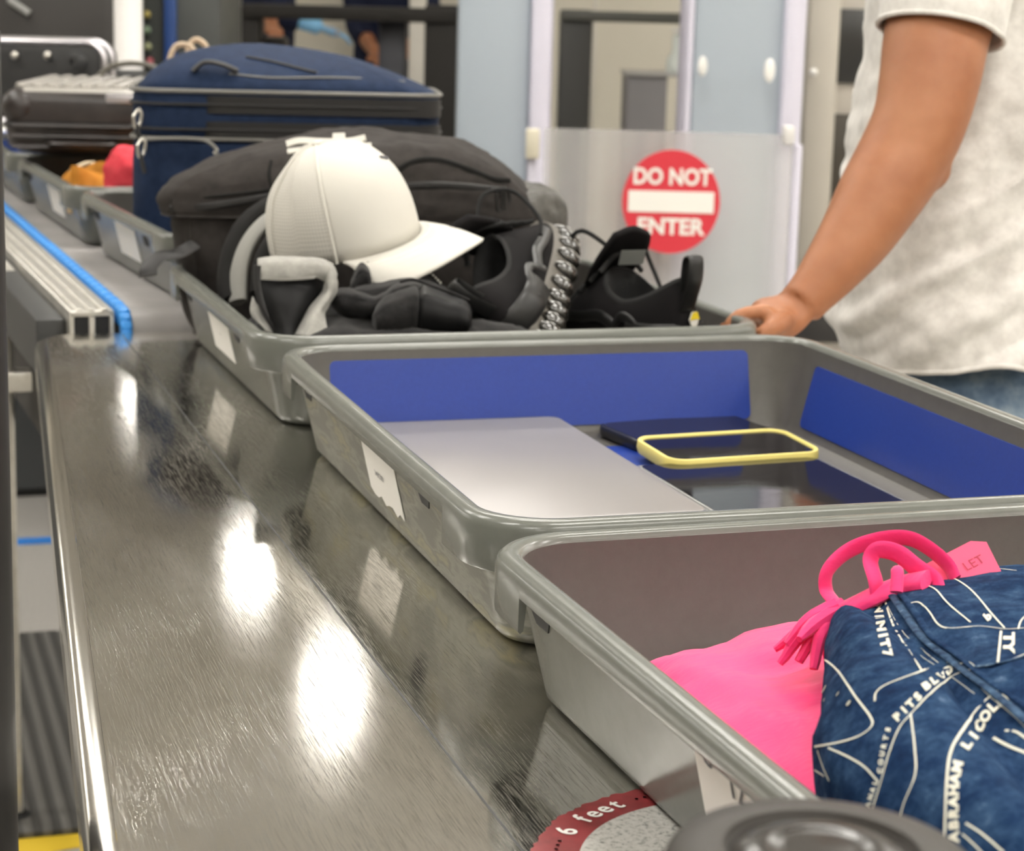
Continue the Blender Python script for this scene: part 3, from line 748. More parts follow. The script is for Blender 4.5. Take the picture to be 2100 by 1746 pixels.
#@@SPLIT
# ================================================================== backpack and everything in the third bin
BKB = weave('dark_brown_grey_nylon', (.028, .0245, .023), .72, 900, .3, .3, (.042, .037, .034))
BKD = weave('black_nylon', (.012, .0115, .011), .7, 900, .3, .3)
BKG = weave('grey_coated_nylon', (.065, .062, .056), .42, 500, .2, .4, (.11, .105, .095))
ZIP = mat('black_zip_tape', (.012, .011, .011), .55)
zf2 = T + .006
Cb = P(738, 420, 2.60); Cb.z = 0
bl = Matrix.Translation(Cb) @ Matrix.Rotation(YAW * .8, 4, 'Z')        # backpack frame: x across the picture, y away
bp = thing('backpack', 'dark brown-grey backpack lying across the bin behind the white cap', 'backpack', (Cb.x, Cb.y, zf2))
def plan(w_, d_, r, m=bl, cx=0, cy=0): return [tuple((m @ p)[:2]) for p in rr(w_, d_, r, 3, 0, cx, cy)]
g = pillow(plan(.445, .215, .06), [(.02, zf2), (.80, zf2), (.90, zf2 + .01), (.96, zf2 + .04), (1.0, .945), (1.02, .985), (1.02, 1.01), (.99, 1.03), (.8, 1.045), (.02, 1.05)], n=110)
obj('main_body', wrinkle(wrinkle(g, .006, 10, 2, 3), .0025, 38, 2, 6), BKB, bp)
# lid with its dipping crest
g = pillow(plan(.475, .235, .055), [(.02, 1.005), (.90, 1.005), (.985, 1.010), (1.0, 1.022), (1.0, 1.035), (.97, 1.052), (.90, 1.070), (.76, 1.086), (.55, 1.096), (.3, 1.100), (.02, 1.101)], n=120)
V = []
inv = bl.inverted()
for v in g[0]:
    q = inv @ v; f_ = max(0, (v.z - 1.005) / .095)
    drop = .030 * max(0, (-q.x - .02) / .22) ** 1.2 + .055 * max(0, (q.x - .10) / .12) ** 2
    V.append(v - Vector((0, 0, drop * f_ + .012 * max(0, q.x / .23) ** 2 * (1 - f_))) + VF * (.0))
g = wrinkle((V, g[1]), .007, 8, 2, 11); g = wrinkle(g, .003, 30, 2, 12, (1, 1, 2.5))
BPL = g
obj('top_panel', g, BKB, bp)
LD = BVHTree.FromPolygons([tuple(v) for v in g[0]], [tuple(f) for f in g[1]])
def on_surf(tree, x, y, lift=.001, alt=2.5):
    r = Vector(ray(x, y)).normalized(); h_ = tree.ray_cast(cam_o, r)
    if h_[0] is None: return P(x, y, alt)
    n_ = h_[1] if h_[1].dot(r) < 0 else -h_[1]
    return h_[0] + n_ * lift
def zipline(px, r=.004, m=ZIP, name='zipper', tree=None, parent=None, flat=.6, sm=5, lift=.001, alt=2.47):
    tree = tree or LD
    return obj(name, tube([on_surf(tree, x, y, lift, alt) for x, y in px], r, 8, sm, flat, tuple(-VF)), m, parent or bp)
zipline([(350, 428), (420, 424), (500, 412), (560, 402)], .0045)
zipline([(815, 384), (880, 380), (950, 383), (1030, 392)], .0045)
zipline([(352, 412), (440, 404), (560, 390)], .002, BKD, 'piping')
zipline([(812, 352), (850, 332), (900, 330), (960, 348), (1010, 368), (1045, 372)], .0035, BKD, 'flap_seam')
zipline([(556, 330), (552, 360), (560, 395)], .0016, BKD, 'panel_seam')
for dx in (0, 16):
    p = on_surf(LD, 1018 + dx, 386, .004, 2.45)
    path = [p, p + Vector((0, 0, -.006)) - VF * .003, p + Vector((.001, 0, -.026)) - VF * .004, p + Vector((.006, 0, -.026)) - VF * .004, p + Vector((.006, 0, -.008)) - VF * .003, p + Vector((.002, 0, -.002))]
    obj('zip_pull', tube(path, .0014, 8, 5), mat('dark_metal', (.05, .05, .05), .3, .8) if not dx else bpy.data.materials['dark_metal'], bp)
# grey coated end panel on the right
g = pillow(plan(.125, .205, .055, bl, .190, -.012), [(.02, .905), (.8, .905), (.95, .92), (1.0, .955), (1.0, .995), (.97, 1.02), (.8, 1.038), (.4, 1.046), (.02, 1.048)], n=70)
obj('end_panel', wrinkle(wrinkle(g, .008, 16, 2, 21), .004, 45, 2, 22), BKG, bp, label='grey coated end panel with creases')
# padded shoulder straps bent down at the left with pale mesh lining
def pstrap(px, r, m, name, flat=.35, up=None):
    return obj(name, tube([P(*a) for a in px], r, 14, 6, flat, up or tuple(VR)), m, bp)
pstrap([(640, 395, 2.43), (570, 412, 2.42), (510, 450, 2.41), (478, 505, 2.40), (466, 560, 2.39), (470, 620, 2.37)], .018, BKD, 'shoulder_strap', .5, (-.6, 0, .8))
pstrap([(620, 430, 2.40), (560, 445, 2.39), (515, 490, 2.38), (492, 550, 2.37), (488, 620, 2.36)], .016, weave('pale_mesh_lining', (.30, .295, .275), .9, 1200, .5, .2), 'strap_lining', .5, (-.6, 0, .8))
pstrap([(660, 440, 2.40), (600, 455, 2.37), (560, 490, 2.36), (535, 540, 2.35), (530, 600, 2.34)], .017, BKD, 'shoulder_strap', .5, (-.6, 0, .8))
pstrap([(400, 500, 2.47), (365, 520, 2.46), (330, 525, 2.45), (306, 548, 2.44), (304, 566, 2.435)], .0115, ZIP, 'webbing', .22, (0, -.3, 1))
# lower left bulge of the bag
g = pillow(plan(.12, .12, .05, bl, -.15, -.01), [(.02, zf2 + .01), (.8, zf2 + .01), (.95, zf2 + .04), (1.0, .93), (.97, .975), (.8, 1.0), (.4, 1.01), (.02, 1.012)], n=60)
obj('side_pocket', wrinkle(wrinkle(g, .008, 14, 2, 31), .003, 45, 2, 32), BKB, bp)

# white strap with slider lying on the backpack, behind the cap
OFFW = weave('off_white_cotton', (.66, .64, .58), .8, 1300, .25, .2)
sp = thing('white_strap', 'short off-white strap with a slider lying on the backpack behind the cap', 'strap', P(670, 295, 2.40))
def flatstrip(px, w_, t_, name, m, parent):
    pts = [P(*a) for a in px]; q = [Vector(p) for p in cr([tuple(p) for p in pts], 5)]
    rings = []
    for i, p in enumerate(q):
        tt = (q[min(len(q) - 1, i + 1)] - q[max(0, i - 1)]).normalized(); n_ = Vector(-VF * .8 + Vector((0, 0, .6))); n_ = (n_ - tt * n_.dot(tt)).normalized(); s_ = tt.cross(n_)
        rings.append([p + s_ * w_ / 2 + n_ * t_, p - s_ * w_ / 2 + n_ * t_, p - s_ * w_ / 2, p + s_ * w_ / 2])
    return obj(name, loft(rings), m, parent)
flatstrip([(588, 297, 2.42), (615, 290, 2.42), (660, 292, 2.42), (715, 291, 2.42), (750, 284, 2.42)], .008, .0025, 'webbing', OFFW, sp)
flatstrip([(590, 312, 2.41), (640, 306, 2.41), (700, 305, 2.41), (762, 299, 2.41)], .006, .0025, 'webbing', OFFW, sp)
flatstrip([(683, 287, 2.412), (708, 286, 2.412)], .013, .004, 'slider', OFFW, sp)

# white cap
cap = thing('baseball_cap', 'white baseball cap with perforated rear panels, resting on the dark jacket', 'cap', P(700, 500, 2.27))
CAPW = weave('white_cap_fabric', (.64, .62, .565), .75, 1500, .15, .2)
CAPP = mat('perforated_white_fabric', (.80, .78, .72), .75, spec=.2)
mp = coords(CAPP, (1, 1, 1)); vo = N(CAPP, 'ShaderNodeTexVoronoi'); vo.inputs['Scale'].default_value = 210; vo.inputs['Randomness'].default_value = 0
L(CAPP, coords(CAPP, kind='UV'), vo.inputs['Vector'])
L(CAPP, ramp(CAPP, vo.outputs['Distance'], [(.16, (.36, .34, .31)), (.26, (.64, .62, .565))]), bsdf(CAPP).inputs['Base Color'])
vo.inputs['Scale'].default_value = 1
f_ = (VR * .82 - VF * .57 + Vector((0, 0, .02))).normalized()
u_ = Vector((-.03, 0, 1)) - VR * .10 - VF * .24; u_ = (u_ - f_ * u_.dot(f_)).normalized(); s_ = u_.cross(f_)      # s_ points to the wearer's left
cm = Matrix(((f_.x, s_.x, u_.x, 0), (f_.y, s_.y, u_.y, 0), (f_.z, s_.z, u_.z, 0), (0, 0, 0, 1)))
cm = Matrix.Translation(P(705, 497, 2.30)) @ cm
def crown_pt(a, e, off=0):                  # a azimuth (0 = front), e 0..1 rim to top
    p_ = 2.7 if math.cos(a) > 0 else 2.25
    ee = e * math.pi / 2; c_ = math.cos(ee) ** (2 / p_); s__ = math.sin(ee) ** (2 / p_)
    rx = .092 if math.cos(a) > 0 else .088; ry = .074
    hgt = .112
    x = (rx + off) * math.cos(a) * c_ - .012 * e; y = (ry + off) * math.sin(a) * c_
    back = max(0, -math.cos(a))
    z = hgt * s__ + off * s__ - .010 * back * (1 - e) + .006 * max(0, math.cos(a)) * (1 - e)
    x += .010 * math.exp(-((e - .62) / .2) ** 2) * back                  # dent at the back
    return Vector((x, y, z))
def crown_part(a0, a1, n, m_, name, off=0):
    rings = []; uv = []
    for j in range(23):
        e = j / 22 * .995
        rings.append([crown_pt(a0 + (a1 - a0) * i / n, e, off) for i in range(n + 1)])
    V, Fc = loft(rings, False, False, closed=False)
    o = obj(name, xf((V, Fc), cm), m_, cap)
    uvl = o.data.uv_layers.new(name='UVMap')
    for lp in o.data.loops:
        k = lp.vertex_index; i, j = k % (n + 1), k // (n + 1)
        uvl.data[lp.index].uv = ((a0 + (a1 - a0) * i / n) * .080 / .0034, j / 22 * .15 / .0034)
    mod_solid(o, .0014, -1); return o
fa = math.radians(62)
crown_part(-fa, fa, 36, CAPW, 'front_panel')
crown_part(fa, 2 * math.pi - fa, 70, CAPP, 'rear_panel')
for k, a in enumerate((fa, -fa, math.radians(118), -math.radians(118), math.pi)):
    obj('panel_seam', xf(tube([crown_pt(a, e / 20 * .97, .0003) for e in range(21)], .0017, 6, 1, .6), cm), CAPW, cap)
obj('top_button', xf(sphere((-.012, 0, 0.113), .006, 8, 1, 1, .5), cm), CAPW, cap)
# bill
rows = []
for i in range(13):
    a = math.radians(-58 + 116 * i / 12); b_ = crown_pt(a, .0, .0)
    c_ = math.cos(a * 90 / 58)
    tip = Vector((.092 + .078 * max(0, c_) ** .55, .080 * math.sin(a) / math.sin(math.radians(58)) * .98, b_.z - .022 * 1 + .006))
    tip.z = .004 - .012 * (tip.y / .08) ** 2
    r_ = []
    for j in range(7):
        t_ = j / 6; p = b_.lerp(tip, t_); p.z = b_.z * (1 - t_) + tip.z * t_ + .006 * math.sin(math.pi * t_) - .010 * (p.y / .08) ** 2 * t_; r_.append(p)
    rows.append(r_)
g = grid(rows, 3, 3)
o = obj('bill', xf(g, cm), CAPW, cap); mod_solid(o, .003, 0)
st_ = []
for k in range(1, 6):
    pts = []
    for i in range(13):
        r_ = rows[i]; q = r_[0].lerp(r_[6], 0); t_ = k / 6.3; j = int(t_ * 6); pts.append(r_[j].lerp(r_[min(6, j + 1)], t_ * 6 - j) + Vector((0, 0, .0016)))
    st_.append(tube(pts[1:-1], .0005, 4, 2))
obj('bill_stitching', xf(merge(*st_), cm), mat('cap_stitch', (.66, .64, .58), .8), cap)
obj('sweatband', xf(loft([[crown_pt(2 * math.pi * i / 60, 0, -.002) + Vector((0, 0, .0)) for i in range(60)], [crown_pt(2 * math.pi * i / 60, .12, -.003) for i in range(60)]], False, False), cm), CAPW, cap)
lp_ = [crown_pt(math.radians(20 + k * 4), .55 - .02 * k, .001) for k in range(4)]
obj('small_logo', xf(tube(lp_, .0016, 6, 3), cm), mat('logo_grey', (.12, .12, .14), .5), cap)

# dark jacket, crumpled
FLE = weave('charcoal_fleece', (.016, .0155, .016), .95, 700, .6, .1, (.030, .029, .029), .12)
FLB = weave('smooth_black_panel', (.012, .012, .0125), .5, 1500, .15, .4)
GRY = weave('grey_marl_lining', (.27, .265, .245), .95, 900, .6, .1, (.38, .37, .34), .1)
jk = thing('jacket', 'crumpled charcoal jacket with pale grey lining at the front of the bin', 'jacket', (.62, 2.12, zf2))
J = lambda x, y: tuple((M2 @ Vector((x, y, 0)))[:2])
g = pillow([J(.05, .045), J(.18, .038), J(.29, .045), J(.31, .12), J(.31, .24), J(.20, .28), J(.05, .27), J(.045, .16)], [(.02, zf2), (.85, zf2), (.95, zf2 + .015), (1.0, zf2 + .05), (.98, zf2 + .07), (.85, zf2 + .082), (.5, zf2 + .086), (.02, zf2 + .088)], n=110)
g = wrinkle(wrinkle(g, .008, 16, 3, 41), .003, 50, 2, 42)
obj('body', g, FLE, jk)
def fold(px, m, name='fold', flat=.75, amp=.0035, n=16, up=(0, 0, 1), seed=1):
    g = tube([tuple(P(x, y, d)) + (r,) for x, y, d, r in px], .01, n, 7, flat, up)
    return obj(name, wrinkle(wrinkle(g, amp, 26, 2, seed), amp * .4, 80, 2, seed + 1), m, jk)
def puff(top, bot, d0, bulge, m, name='fold', seed=1, rows_=7, lip=.03, amp=.0016):
    A, B = cr(top, 6), cr(bot, 6); n_ = 26
    A = [A[min(len(A) - 1, int(round(i * (len(A) - 1) / n_)))] for i in range(n_ + 1)]; B = [B[min(len(B) - 1, int(round(i * (len(B) - 1) / n_)))] for i in range(n_ + 1)]
    rs = []
    for j in range(rows_):
        v_ = j / (rows_ - 1); r_ = []
        for i in range(n_ + 1):
            u_2 = i / n_; x, y = A[i][0] * (1 - v_) + B[i][0] * v_, A[i][1] * (1 - v_) + B[i][1] * v_
            e_ = min(u_2, 1 - u_2) * 6; side_ = max(0, 1 - e_) ** 2
            d = d0 - bulge * math.sin(math.pi * min(1, v_ * 1.05 + .04)) ** .7 + lip * (max(0, 1 - v_ * 5) ** 2) + lip * side_ + lip * .5 * max(0, v_ * 5 - 4) ** 2
            r_.append(tuple(P(x, y, d)))
        rs.append(r_)
    # bring the rolled-over back edge down behind
    back = [tuple(Vector(p) + VF * .02 - Vector((0, 0, .012))) for p in rs[0]]
    g = grid([back] + rs, 2, 4); g = wrinkle(g, amp * 1.6, 22, 2, seed); g = wrinkle(g, amp * .5, 90, 2, seed + 3)
    o = obj(name, g, m, jk); mod_solid(o, .003, 0); return o
puff([(722, 600), (728, 560), (738, 532), (752, 519), (775, 520), (800, 532), (850, 558), (900, 585), (930, 600)], [(730, 640), (740, 630), (760, 620), (780, 620), (800, 620), (820, 625), (860, 630), (900, 640), (930, 650)], 2.235, .030, FLE, 'hood', 2)
puff([(722, 598), (724, 572), (732, 548), (742, 540), (752, 548), (757, 565)], [(716, 612), (724, 608), (735, 604), (745, 604), (756, 600), (762, 592)], 2.195, .018, FLE, 'fold', 3)
puff([(706, 618), (718, 594), (740, 584), (780, 578), (820, 566), (850, 566), (890, 582), (930, 600), (965, 622)], [(706, 650), (720, 640), (745, 640), (780, 640), (815, 640), (850, 640), (890, 640), (930, 650), (962, 660)], 2.185, .026, FLE, 'fold', 4)
puff([(680, 612), (690, 597), (710, 594), (735, 600), (765, 610), (790, 600), (812, 586), (840, 578), (868, 582)], [(684, 628), (700, 645), (720, 655), (745, 658), (765, 650), (785, 640), (810, 625), (840, 612), (866, 606)], 2.155, .020, FLE, 'fold', 5)
puff([(765, 640), (782, 615), (800, 600), (825, 588), (848, 584), (862, 592)], [(768, 700), (785, 700), (805, 700), (825, 698), (845, 690), (862, 670)], 2.135, .026, FLE, 'sleeve_end', 6)
puff([(858, 588), (872, 585), (895, 594), (925, 606), (950, 612), (963, 630), (966, 650)], [(846, 695), (865, 700), (885, 700), (910, 700), (930, 700), (950, 695), (964, 690)], 2.140, .028, FLB, 'sleeve', 7, amp=.0008)
puff([(706, 655), (720, 662), (740, 668), (760, 668), (772, 668)], [(706, 700), (720, 702), (740, 702), (760, 702), (774, 702)], 2.14, .012, FLE, 'fold', 8)
obj('seam_piping', tube([P(820, 578, 2.118), P(850, 574, 2.116), P(890, 588, 2.12), (P(930, 602, 2.122)), P(962, 616, 2.13)], .0016, 8, 6), FLE, jk)
# braided cord end
pts = [P(868 + 5 * k, 553 + abs(k - 3) * 2 + k * 3, 2.205) for k in range(8)]
obj('cord', tube(pts, .0022, 8, 4), FLB, jk)
obj('cord_fleck', merge(*[sphere(p + Vector((0, 0, .0012)) - VF * .0015, .0014, 5) for p in pts]), OFFW, jk)
# turned-up placket: dark face, pale hem above, zip teeth down its left edge
def sheet(rows, m, name, t_=.004, nu=5, nv=5, amp=.0012, off=0):
    g = grid([[P(*a) for a in r_] for r_ in rows], nu, nv); g = wrinkle(g, amp, 60, 2, 3)
    o = obj(name, g, m, jk); mod_solid(o, t_, off); return o
sheet([[(528, 568, 2.135), (560, 574, 2.13), (610, 574, 2.13), (650, 570, 2.145), (668, 572, 2.17)],
       [(532, 600, 2.13), (565, 602, 2.12), (610, 602, 2.12), (648, 600, 2.14), (664, 600, 2.17)],
       [(545, 635, 2.125), (575, 636, 2.115), (612, 636, 2.115), (636, 636, 2.14), (650, 636, 2.17)],
       [(562, 668, 2.12), (585, 670, 2.11), (606, 672, 2.115), (618, 672, 2.14), (632, 672, 2.17)],
       [(570, 700, 2.11), (590, 700, 2.105), (606, 700, 2.11), (616, 700, 2.13), (626, 700, 2.16)]], FLB, 'placket', .003)
sheet([[(530, 534, 2.15), (570, 530, 2.145), (620, 532, 2.145), (655, 533, 2.15), (680, 545, 2.16)],
       [(529, 542, 2.132), (570, 538, 2.127), (620, 539, 2.127), (655, 542, 2.13), (686, 556, 2.145)],
       [(531, 556, 2.128), (570, 553, 2.123), (618, 553, 2.123), (655, 556, 2.128), (688, 572, 2.14)],
       [(534, 572, 2.128), (570, 571, 2.123), (612, 571, 2.123), (648, 568, 2.13), (684, 590, 2.145)]], GRY, 'hem', .005)
sheet([[(655, 545, 2.15), (676, 546, 2.135), (690, 560, 2.13)],
       [(668, 575, 2.145), (678, 582, 2.125), (690, 585, 2.13)],
       [(662, 605, 2.14), (672, 606, 2.12), (684, 605, 2.13)],
       [(640, 632, 2.13), (652, 635, 2.11), (668, 632, 2.125)],
       [(622, 660, 2.12), (640, 662, 2.10), (664, 655, 2.115)],
       [(606, 690, 2.11), (632, 695, 2.09), (670, 690, 2.105)]], GRY, 'rolled_edge', .006, amp=.002)
sheet([[(520, 610, 2.15), (526, 625, 2.14), (535, 640, 2.14)], [(515, 630, 2.14), (530, 650, 2.13), (548, 665, 2.13)], [(520, 650, 2.135), (540, 672, 2.12), (560, 685, 2.12)]], GRY, 'facing', .004)
g_ = []
zp = [(525, 545), (524, 575), (530, 610), (540, 640), (556, 665), (572, 690)]
q = cr(zp, 14)
for i in range(0, len(q) - 1, 2):
    p = P(q[i][0], q[i][1], 2.118); tt = (P(q[i + 1][0], q[i + 1][1], 2.118) - p).normalized()
    g_.append(xf(box(-.0008, .0008, -.0026, .0016, -.001, .001, .0003, 1), frm(p, tt, tuple(-VF))))
obj('zip_teeth', merge(*g_), ZIP, jk)
obj('zip_tape', tube([P(x + 4, y, 2.122) for x, y in zp], .003, 8, 6, .4, tuple(-VF)), ZIP, jk)
g_ = []
for x, y in cr([(538, 571), (575, 573), (612, 572), (646, 569)], 12):
    p = P(x, y, 2.117); g_.append(tube([p + Vector((-.0015, 0, -.0014)), p + Vector((.0015, 0, .0014))], .0004, 4, 1))
obj('overlock_stitch', merge(*g_), mat('pale_thread', (.36, .35, .32), .8), jk)

# running shoes
SHM = weave('black_knit_upper', (.013, .012, .0125), .85, 1400, .5, .2)
SHR = mat('black_rubber_overlay', (.010, .010, .010), .4)
SHL = mat('dark_shoe_lining', (.008, .008, .008), .9)
SHG = mat('warm_grey_midsole', (.11, .10, .085), .5)
BUB = mat('glossy_bubble_sole', (.022, .020, .017), .05, spec=1.0, Coat_Weight=.6)
def foot_outline(x0, x1, k=1.0, n=64):
    out = []
    for i in range(n):
        a = 2 * math.pi * i / n; t_ = (1 - math.cos(a)) / 2          # 0 toe .. 1 heel
        x = x1 + (x0 - x1) * t_
        wd = .046 - .012 * t_ + .004 * math.sin(t_ * math.pi * 2)
        y = math.copysign(abs(math.sin(a)) ** .75, math.sin(a)) * wd * k + .006 * math.sin(t_ * math.pi)
        out.append((x, y, t_))
    return out
def make_shoe(m, label, cat='shoe', logo=None, bubbles=True):
    t = thing('running_shoe', label, cat, m @ Vector((0, 0, 0)), 'pair of black running shoes')
    top = lambda t_: .066 + .026 * max(0, 1 - t_ / .5) ** 1.5 + .034 * max(0, (t_ - .45) / .55) ** 1.8
    rings = []
    K = 16
    for j in range(K + 1):
        s = j / K; ring = []
        x1 = .150 - .118 * max(0, (s - .22) / .78) ** 1.15
        kk = 1.0 + .06 * math.sin(s * math.pi * .8) - .36 * s ** 2.2
        for x, y, t_ in foot_outline(-.130 + .004 * s - .006 * math.sin(s * 3), x1, kk):
            z = .028 + (top(t_) * .92 - .028 + .012) * s ** (.85 + .5 * (1 - t_))
            ring.append(Vector((x, y, z)))
        rings.append(ring)
    ug = loft(rings, True, False); obj('upper', xf(ug, m), SHM, t, angle=80)
    R0 = rings[-1]; c_ = sum(R0, Vector()) / len(R0)
    lr = [R0, [c_ + (p - c_) * .97 + Vector((0, 0, .004)) for p in R0], [c_ + (p - c_) * .90 + Vector((0, 0, .003)) for p in R0], [c_ + (p - c_) * .86 - Vector((0, 0, .010)) for p in R0],
          [Vector((p.x * .95, p.y * .9, .045)) for p in R0], [Vector((p.x * .9, p.y * .7, .036)) for p in R0]]
    obj('collar_lining', xf(loft(lr, False, True), m), SHL, t, angle=80)
    so = [foot_outline(-.134, .156, k_) for k_ in (.96, 1.06, 1.10, 1.08, 1.0)]
    zs = (0, .004, .014, .026, .033)
    obj('midsole', xf(loft([[Vector((x, y, z + .010 * max(0, (.15 - t_)) / .15)) for x, y, t_ in r_] for r_, z in zip(so, zs)]), m), SHG, t)
    if bubbles:
        bs = []
        for i, (x, y, t_) in enumerate(foot_outline(-.134, .152, 1.08, 56)):
            if i % 2 == 0: bs.append(tube([(x, y, -.003, .004), (x, y, .004, .0095), (x, y, .014, .0105), (x, y, .022, .008), (x, y, .027, .003)], .01, 10, 3))
        obj('bubble_sole', xf(merge(*bs), m), BUB, t)
    # tongue, heel tab, laces, overlays
    tg = grid([[(.060, -.022, .078), (.060, 0, .086), (.060, .022, .078)], [(.035, -.026, .100), (.033, 0, .108), (.035, .026, .100)], [(.008, -.026, .122), (.004, 0, .130), (.008, .026, .122)], [(-.004, -.022, .136), (-.008, 0, .143), (-.004, .022, .136)]], 4, 4)
    o = obj('tongue', xf(tg, m), SHM, t); mod_solid(o, .007, 0)
    obj('heel_tab', xf(tube([(-.126, 0, .085), (-.131, 0, .108), (-.135, 0, .126), (-.147, 0, .128), (-.149, 0, .110), (-.140, 0, .090), (-.133, 0, .076)], .0085, 10, 5, .22, (1, 0, 0)), m), SHR, t)
    for k in range(4):
        x = .100 - k * .024; z = .060 + .013 * k
        obj('lace', xf(tube([(x, -.030, z - .004), (x - .006, -.012, z + .012), (x - .008, 0, z + .016), (x - .012, .012, z + .013), (x - .016, .030, z - .002)], .0028, 8, 5), m), SHL, t)
    obj('lace', xf(tube([(.020, -.01, .118), (.045, -.035, .130), (.060, -.055, .105), (.030, -.060, .070), (.010, -.052, .060)], .0024, 8, 6), m), SHL, t)
    obj('lace', xf(tube([(.020, .01, .118), (.050, .035, .135), (.075, .040, .115), (.060, .045, .085)], .0024, 8, 6), m), SHL, t)
    for sgn in (-1, 1):
        obj('overlay', xf(tube([(-.05, sgn * .043, .052), (-.02, sgn * .046, .058), (.02, sgn * .047, .052), (.06, sgn * .046, .048)], .006, 10, 5, .35, (0, sgn, .2)), m), SHR, t)
        obj('overlay', xf(tube([(-.105, sgn * .036, .044), (-.085, sgn * .0395, .060), (-.060, sgn * .0415, .062), (-.045, sgn * .044, .044)], .005, 10, 5, .35, (0, sgn, .2)), m), SHR, t)
    obj('heel_counter', xf(tube([(-.075, -.0385, .045), (-.112, -.030, .046), (-.131, 0, .048), (-.112, .030, .046), (-.075, .0385, .045)], .016, 12, 5, .25, (-1, 0, 0)), m), SHR, t)
    if logo:
        ht = BVHTree.FromPolygons([tuple(v) for v in ug[0]], [tuple(f) for f in ug[1]]).ray_cast(Vector((-.4, -.006, .068)), Vector((1, 0, 0)))
        n_ = ht[1] if ht[1].x < 0 else -ht[1]; t1 = Vector((n_.y, -n_.x, 0)).normalized(); t2 = n_.cross(t1); c0 = ht[0] + n_ * .0012
        hexa = lambda k, off: m @ (c0 + n_ * off + (t1 * math.cos(math.radians(60 * k)) + t2 * math.sin(math.radians(60 * k))) * .0082)
        n2 = m.to_3x3() @ n_
        obj('hexagon_patch', thick([hexa(k, .001) for k in range(6)], n2, .0016), OFFW, t, smooth=False)
        s2 = 1 if (hexa(1, 0) - hexa(4, 0)).z > 0 else 3
        obj('patch_yellow', thick([hexa(k % 6, .0028) for k in ((0, 1, 2, 3) if s2 == 1 else (3, 4, 5, 0))], n2, .0004), mat('patch_yellow', (.72, .55, .02), .5), t, smooth=False)
    if logo:
        a_ = [m @ Vector(v) for v in ((-.0105, -.014, .121), (-.0105, .016, .121), (-.004, .016, .106), (-.004, -.014, .106))]
        obj('tongue_label', thick(a_, m.to_3x3() @ Vector((-1, 0, -.2)), .001), mat('grey_woven_label', (.16, .17, .16), .5), t, smooth=False)
    return t
def orient(p, fwd, upv):
    f = Vector(fwd).normalized(); u = Vector(upv); s = u.cross(f).normalized(); u = f.cross(s)
    return Matrix(((f.x, s.x, u.x, p.x), (f.y, s.y, u.y, p.y), (f.z, s.z, u.z, p.z), (0, 0, 0, 1)))
# right shoe: heel to the right, opening up
m = orient(Vector((P(1285, 700, 2.36).x, P(1285, 700, 2.36).y, zf2 + .008)), -VR * .42 + VF * .91, Vector((0, 0, 1))) @ Matrix.Diagonal((1.0, 1.02, 1.12, 1))
make_shoe(m, 'black running shoe standing at the right of the bin, heel loop up, small yellow patch', logo=1)
# left shoe: rolled over to the left, sole to the right
m = orient(P(1130, 625, 2.32), VF * .93 + VR * .04 + Vector((0, 0, .26)), -VR * .78 + Vector((0, 0, .62)) - VF * .10)
make_shoe(m, 'black running shoe tipped on its side against the cap bill, glossy bubbled sole showing')
#@@SPLIT
# ================================================================== suitcases
NAV = weave('navy_suitcase_fabric', (.012, .022, .052), .7, 1100, .35, .3, (.019, .033, .074))
NAVL = NAV
CHRM = mat('scuffed_metal', (.55, .53, .48), .3, 1.0)
PIPE = mat('grey_piping', (.16, .155, .14), .45)
Cn = P(588, 330, 3.03); Cn.z = 0
sn = Matrix.Translation(Cn) @ Matrix.Rotation(YAW + math.radians(6), 4, 'Z')
ns = thing('navy_suitcase', 'navy blue soft suitcase lying flat in the bin behind the backpack', 'suitcase', (Cn.x, Cn.y, T + .03))
zb, zt = T + .028, P(588, 190, 2.91).z
Wn, Dn = .430, .235
def nring(z, ins, r=.05): return [sn @ p for p in rr(Wn - 2 * ins, Dn - 2 * ins, r, 6, z)]
zm = P(350, 285, 2.91).z
obj('lower_shell', wrinkle(loft([nring(zb, .03), nring(zb + .004, .012), nring(zb + .02, .002), nring(zb + .05, 0), nring(zm - .03, 0), nring(zm - .004, .002), nring(zm, .008)]), .0015, 12, 2, 51), NAV, ns)
obj('upper_shell', wrinkle(loft([nring(zm + .001, .008), nring(zm + .006, .003), nring(zm + .03, .001), nring(zt - .008, .001), nring(zt - .001, .004), nring(zt, .012)]), .0015, 12, 2, 52), NAV, ns)
def hoop(z, r, m, name, ins=-.001, flat=1):
    p = nring(z, ins); p.append(p[0]); return obj(name, tube([tuple(q) for q in p], r, 8, 1, flat), m, ns)
hoop(zt, .0032, PIPE, 'piping'); hoop(zm + .002, .0026, PIPE, 'piping')
# black expansion bands on the front, with zips
for z0, z1 in ((zt - .030, zt - .006), (zm + .004, zm + .026)):
    obj('zip_band', xf(loft([rr(Wn - .088, Dn + .003, .03, 6, z) for z in (z0, z0 + .003, z1 - .003, z1)]), sn @ Matrix.Translation((.044, 0, 0))), ZIP, ns)
    hoop((z0 + z1) / 2, .002, ZIP, 'zipper', -.002)
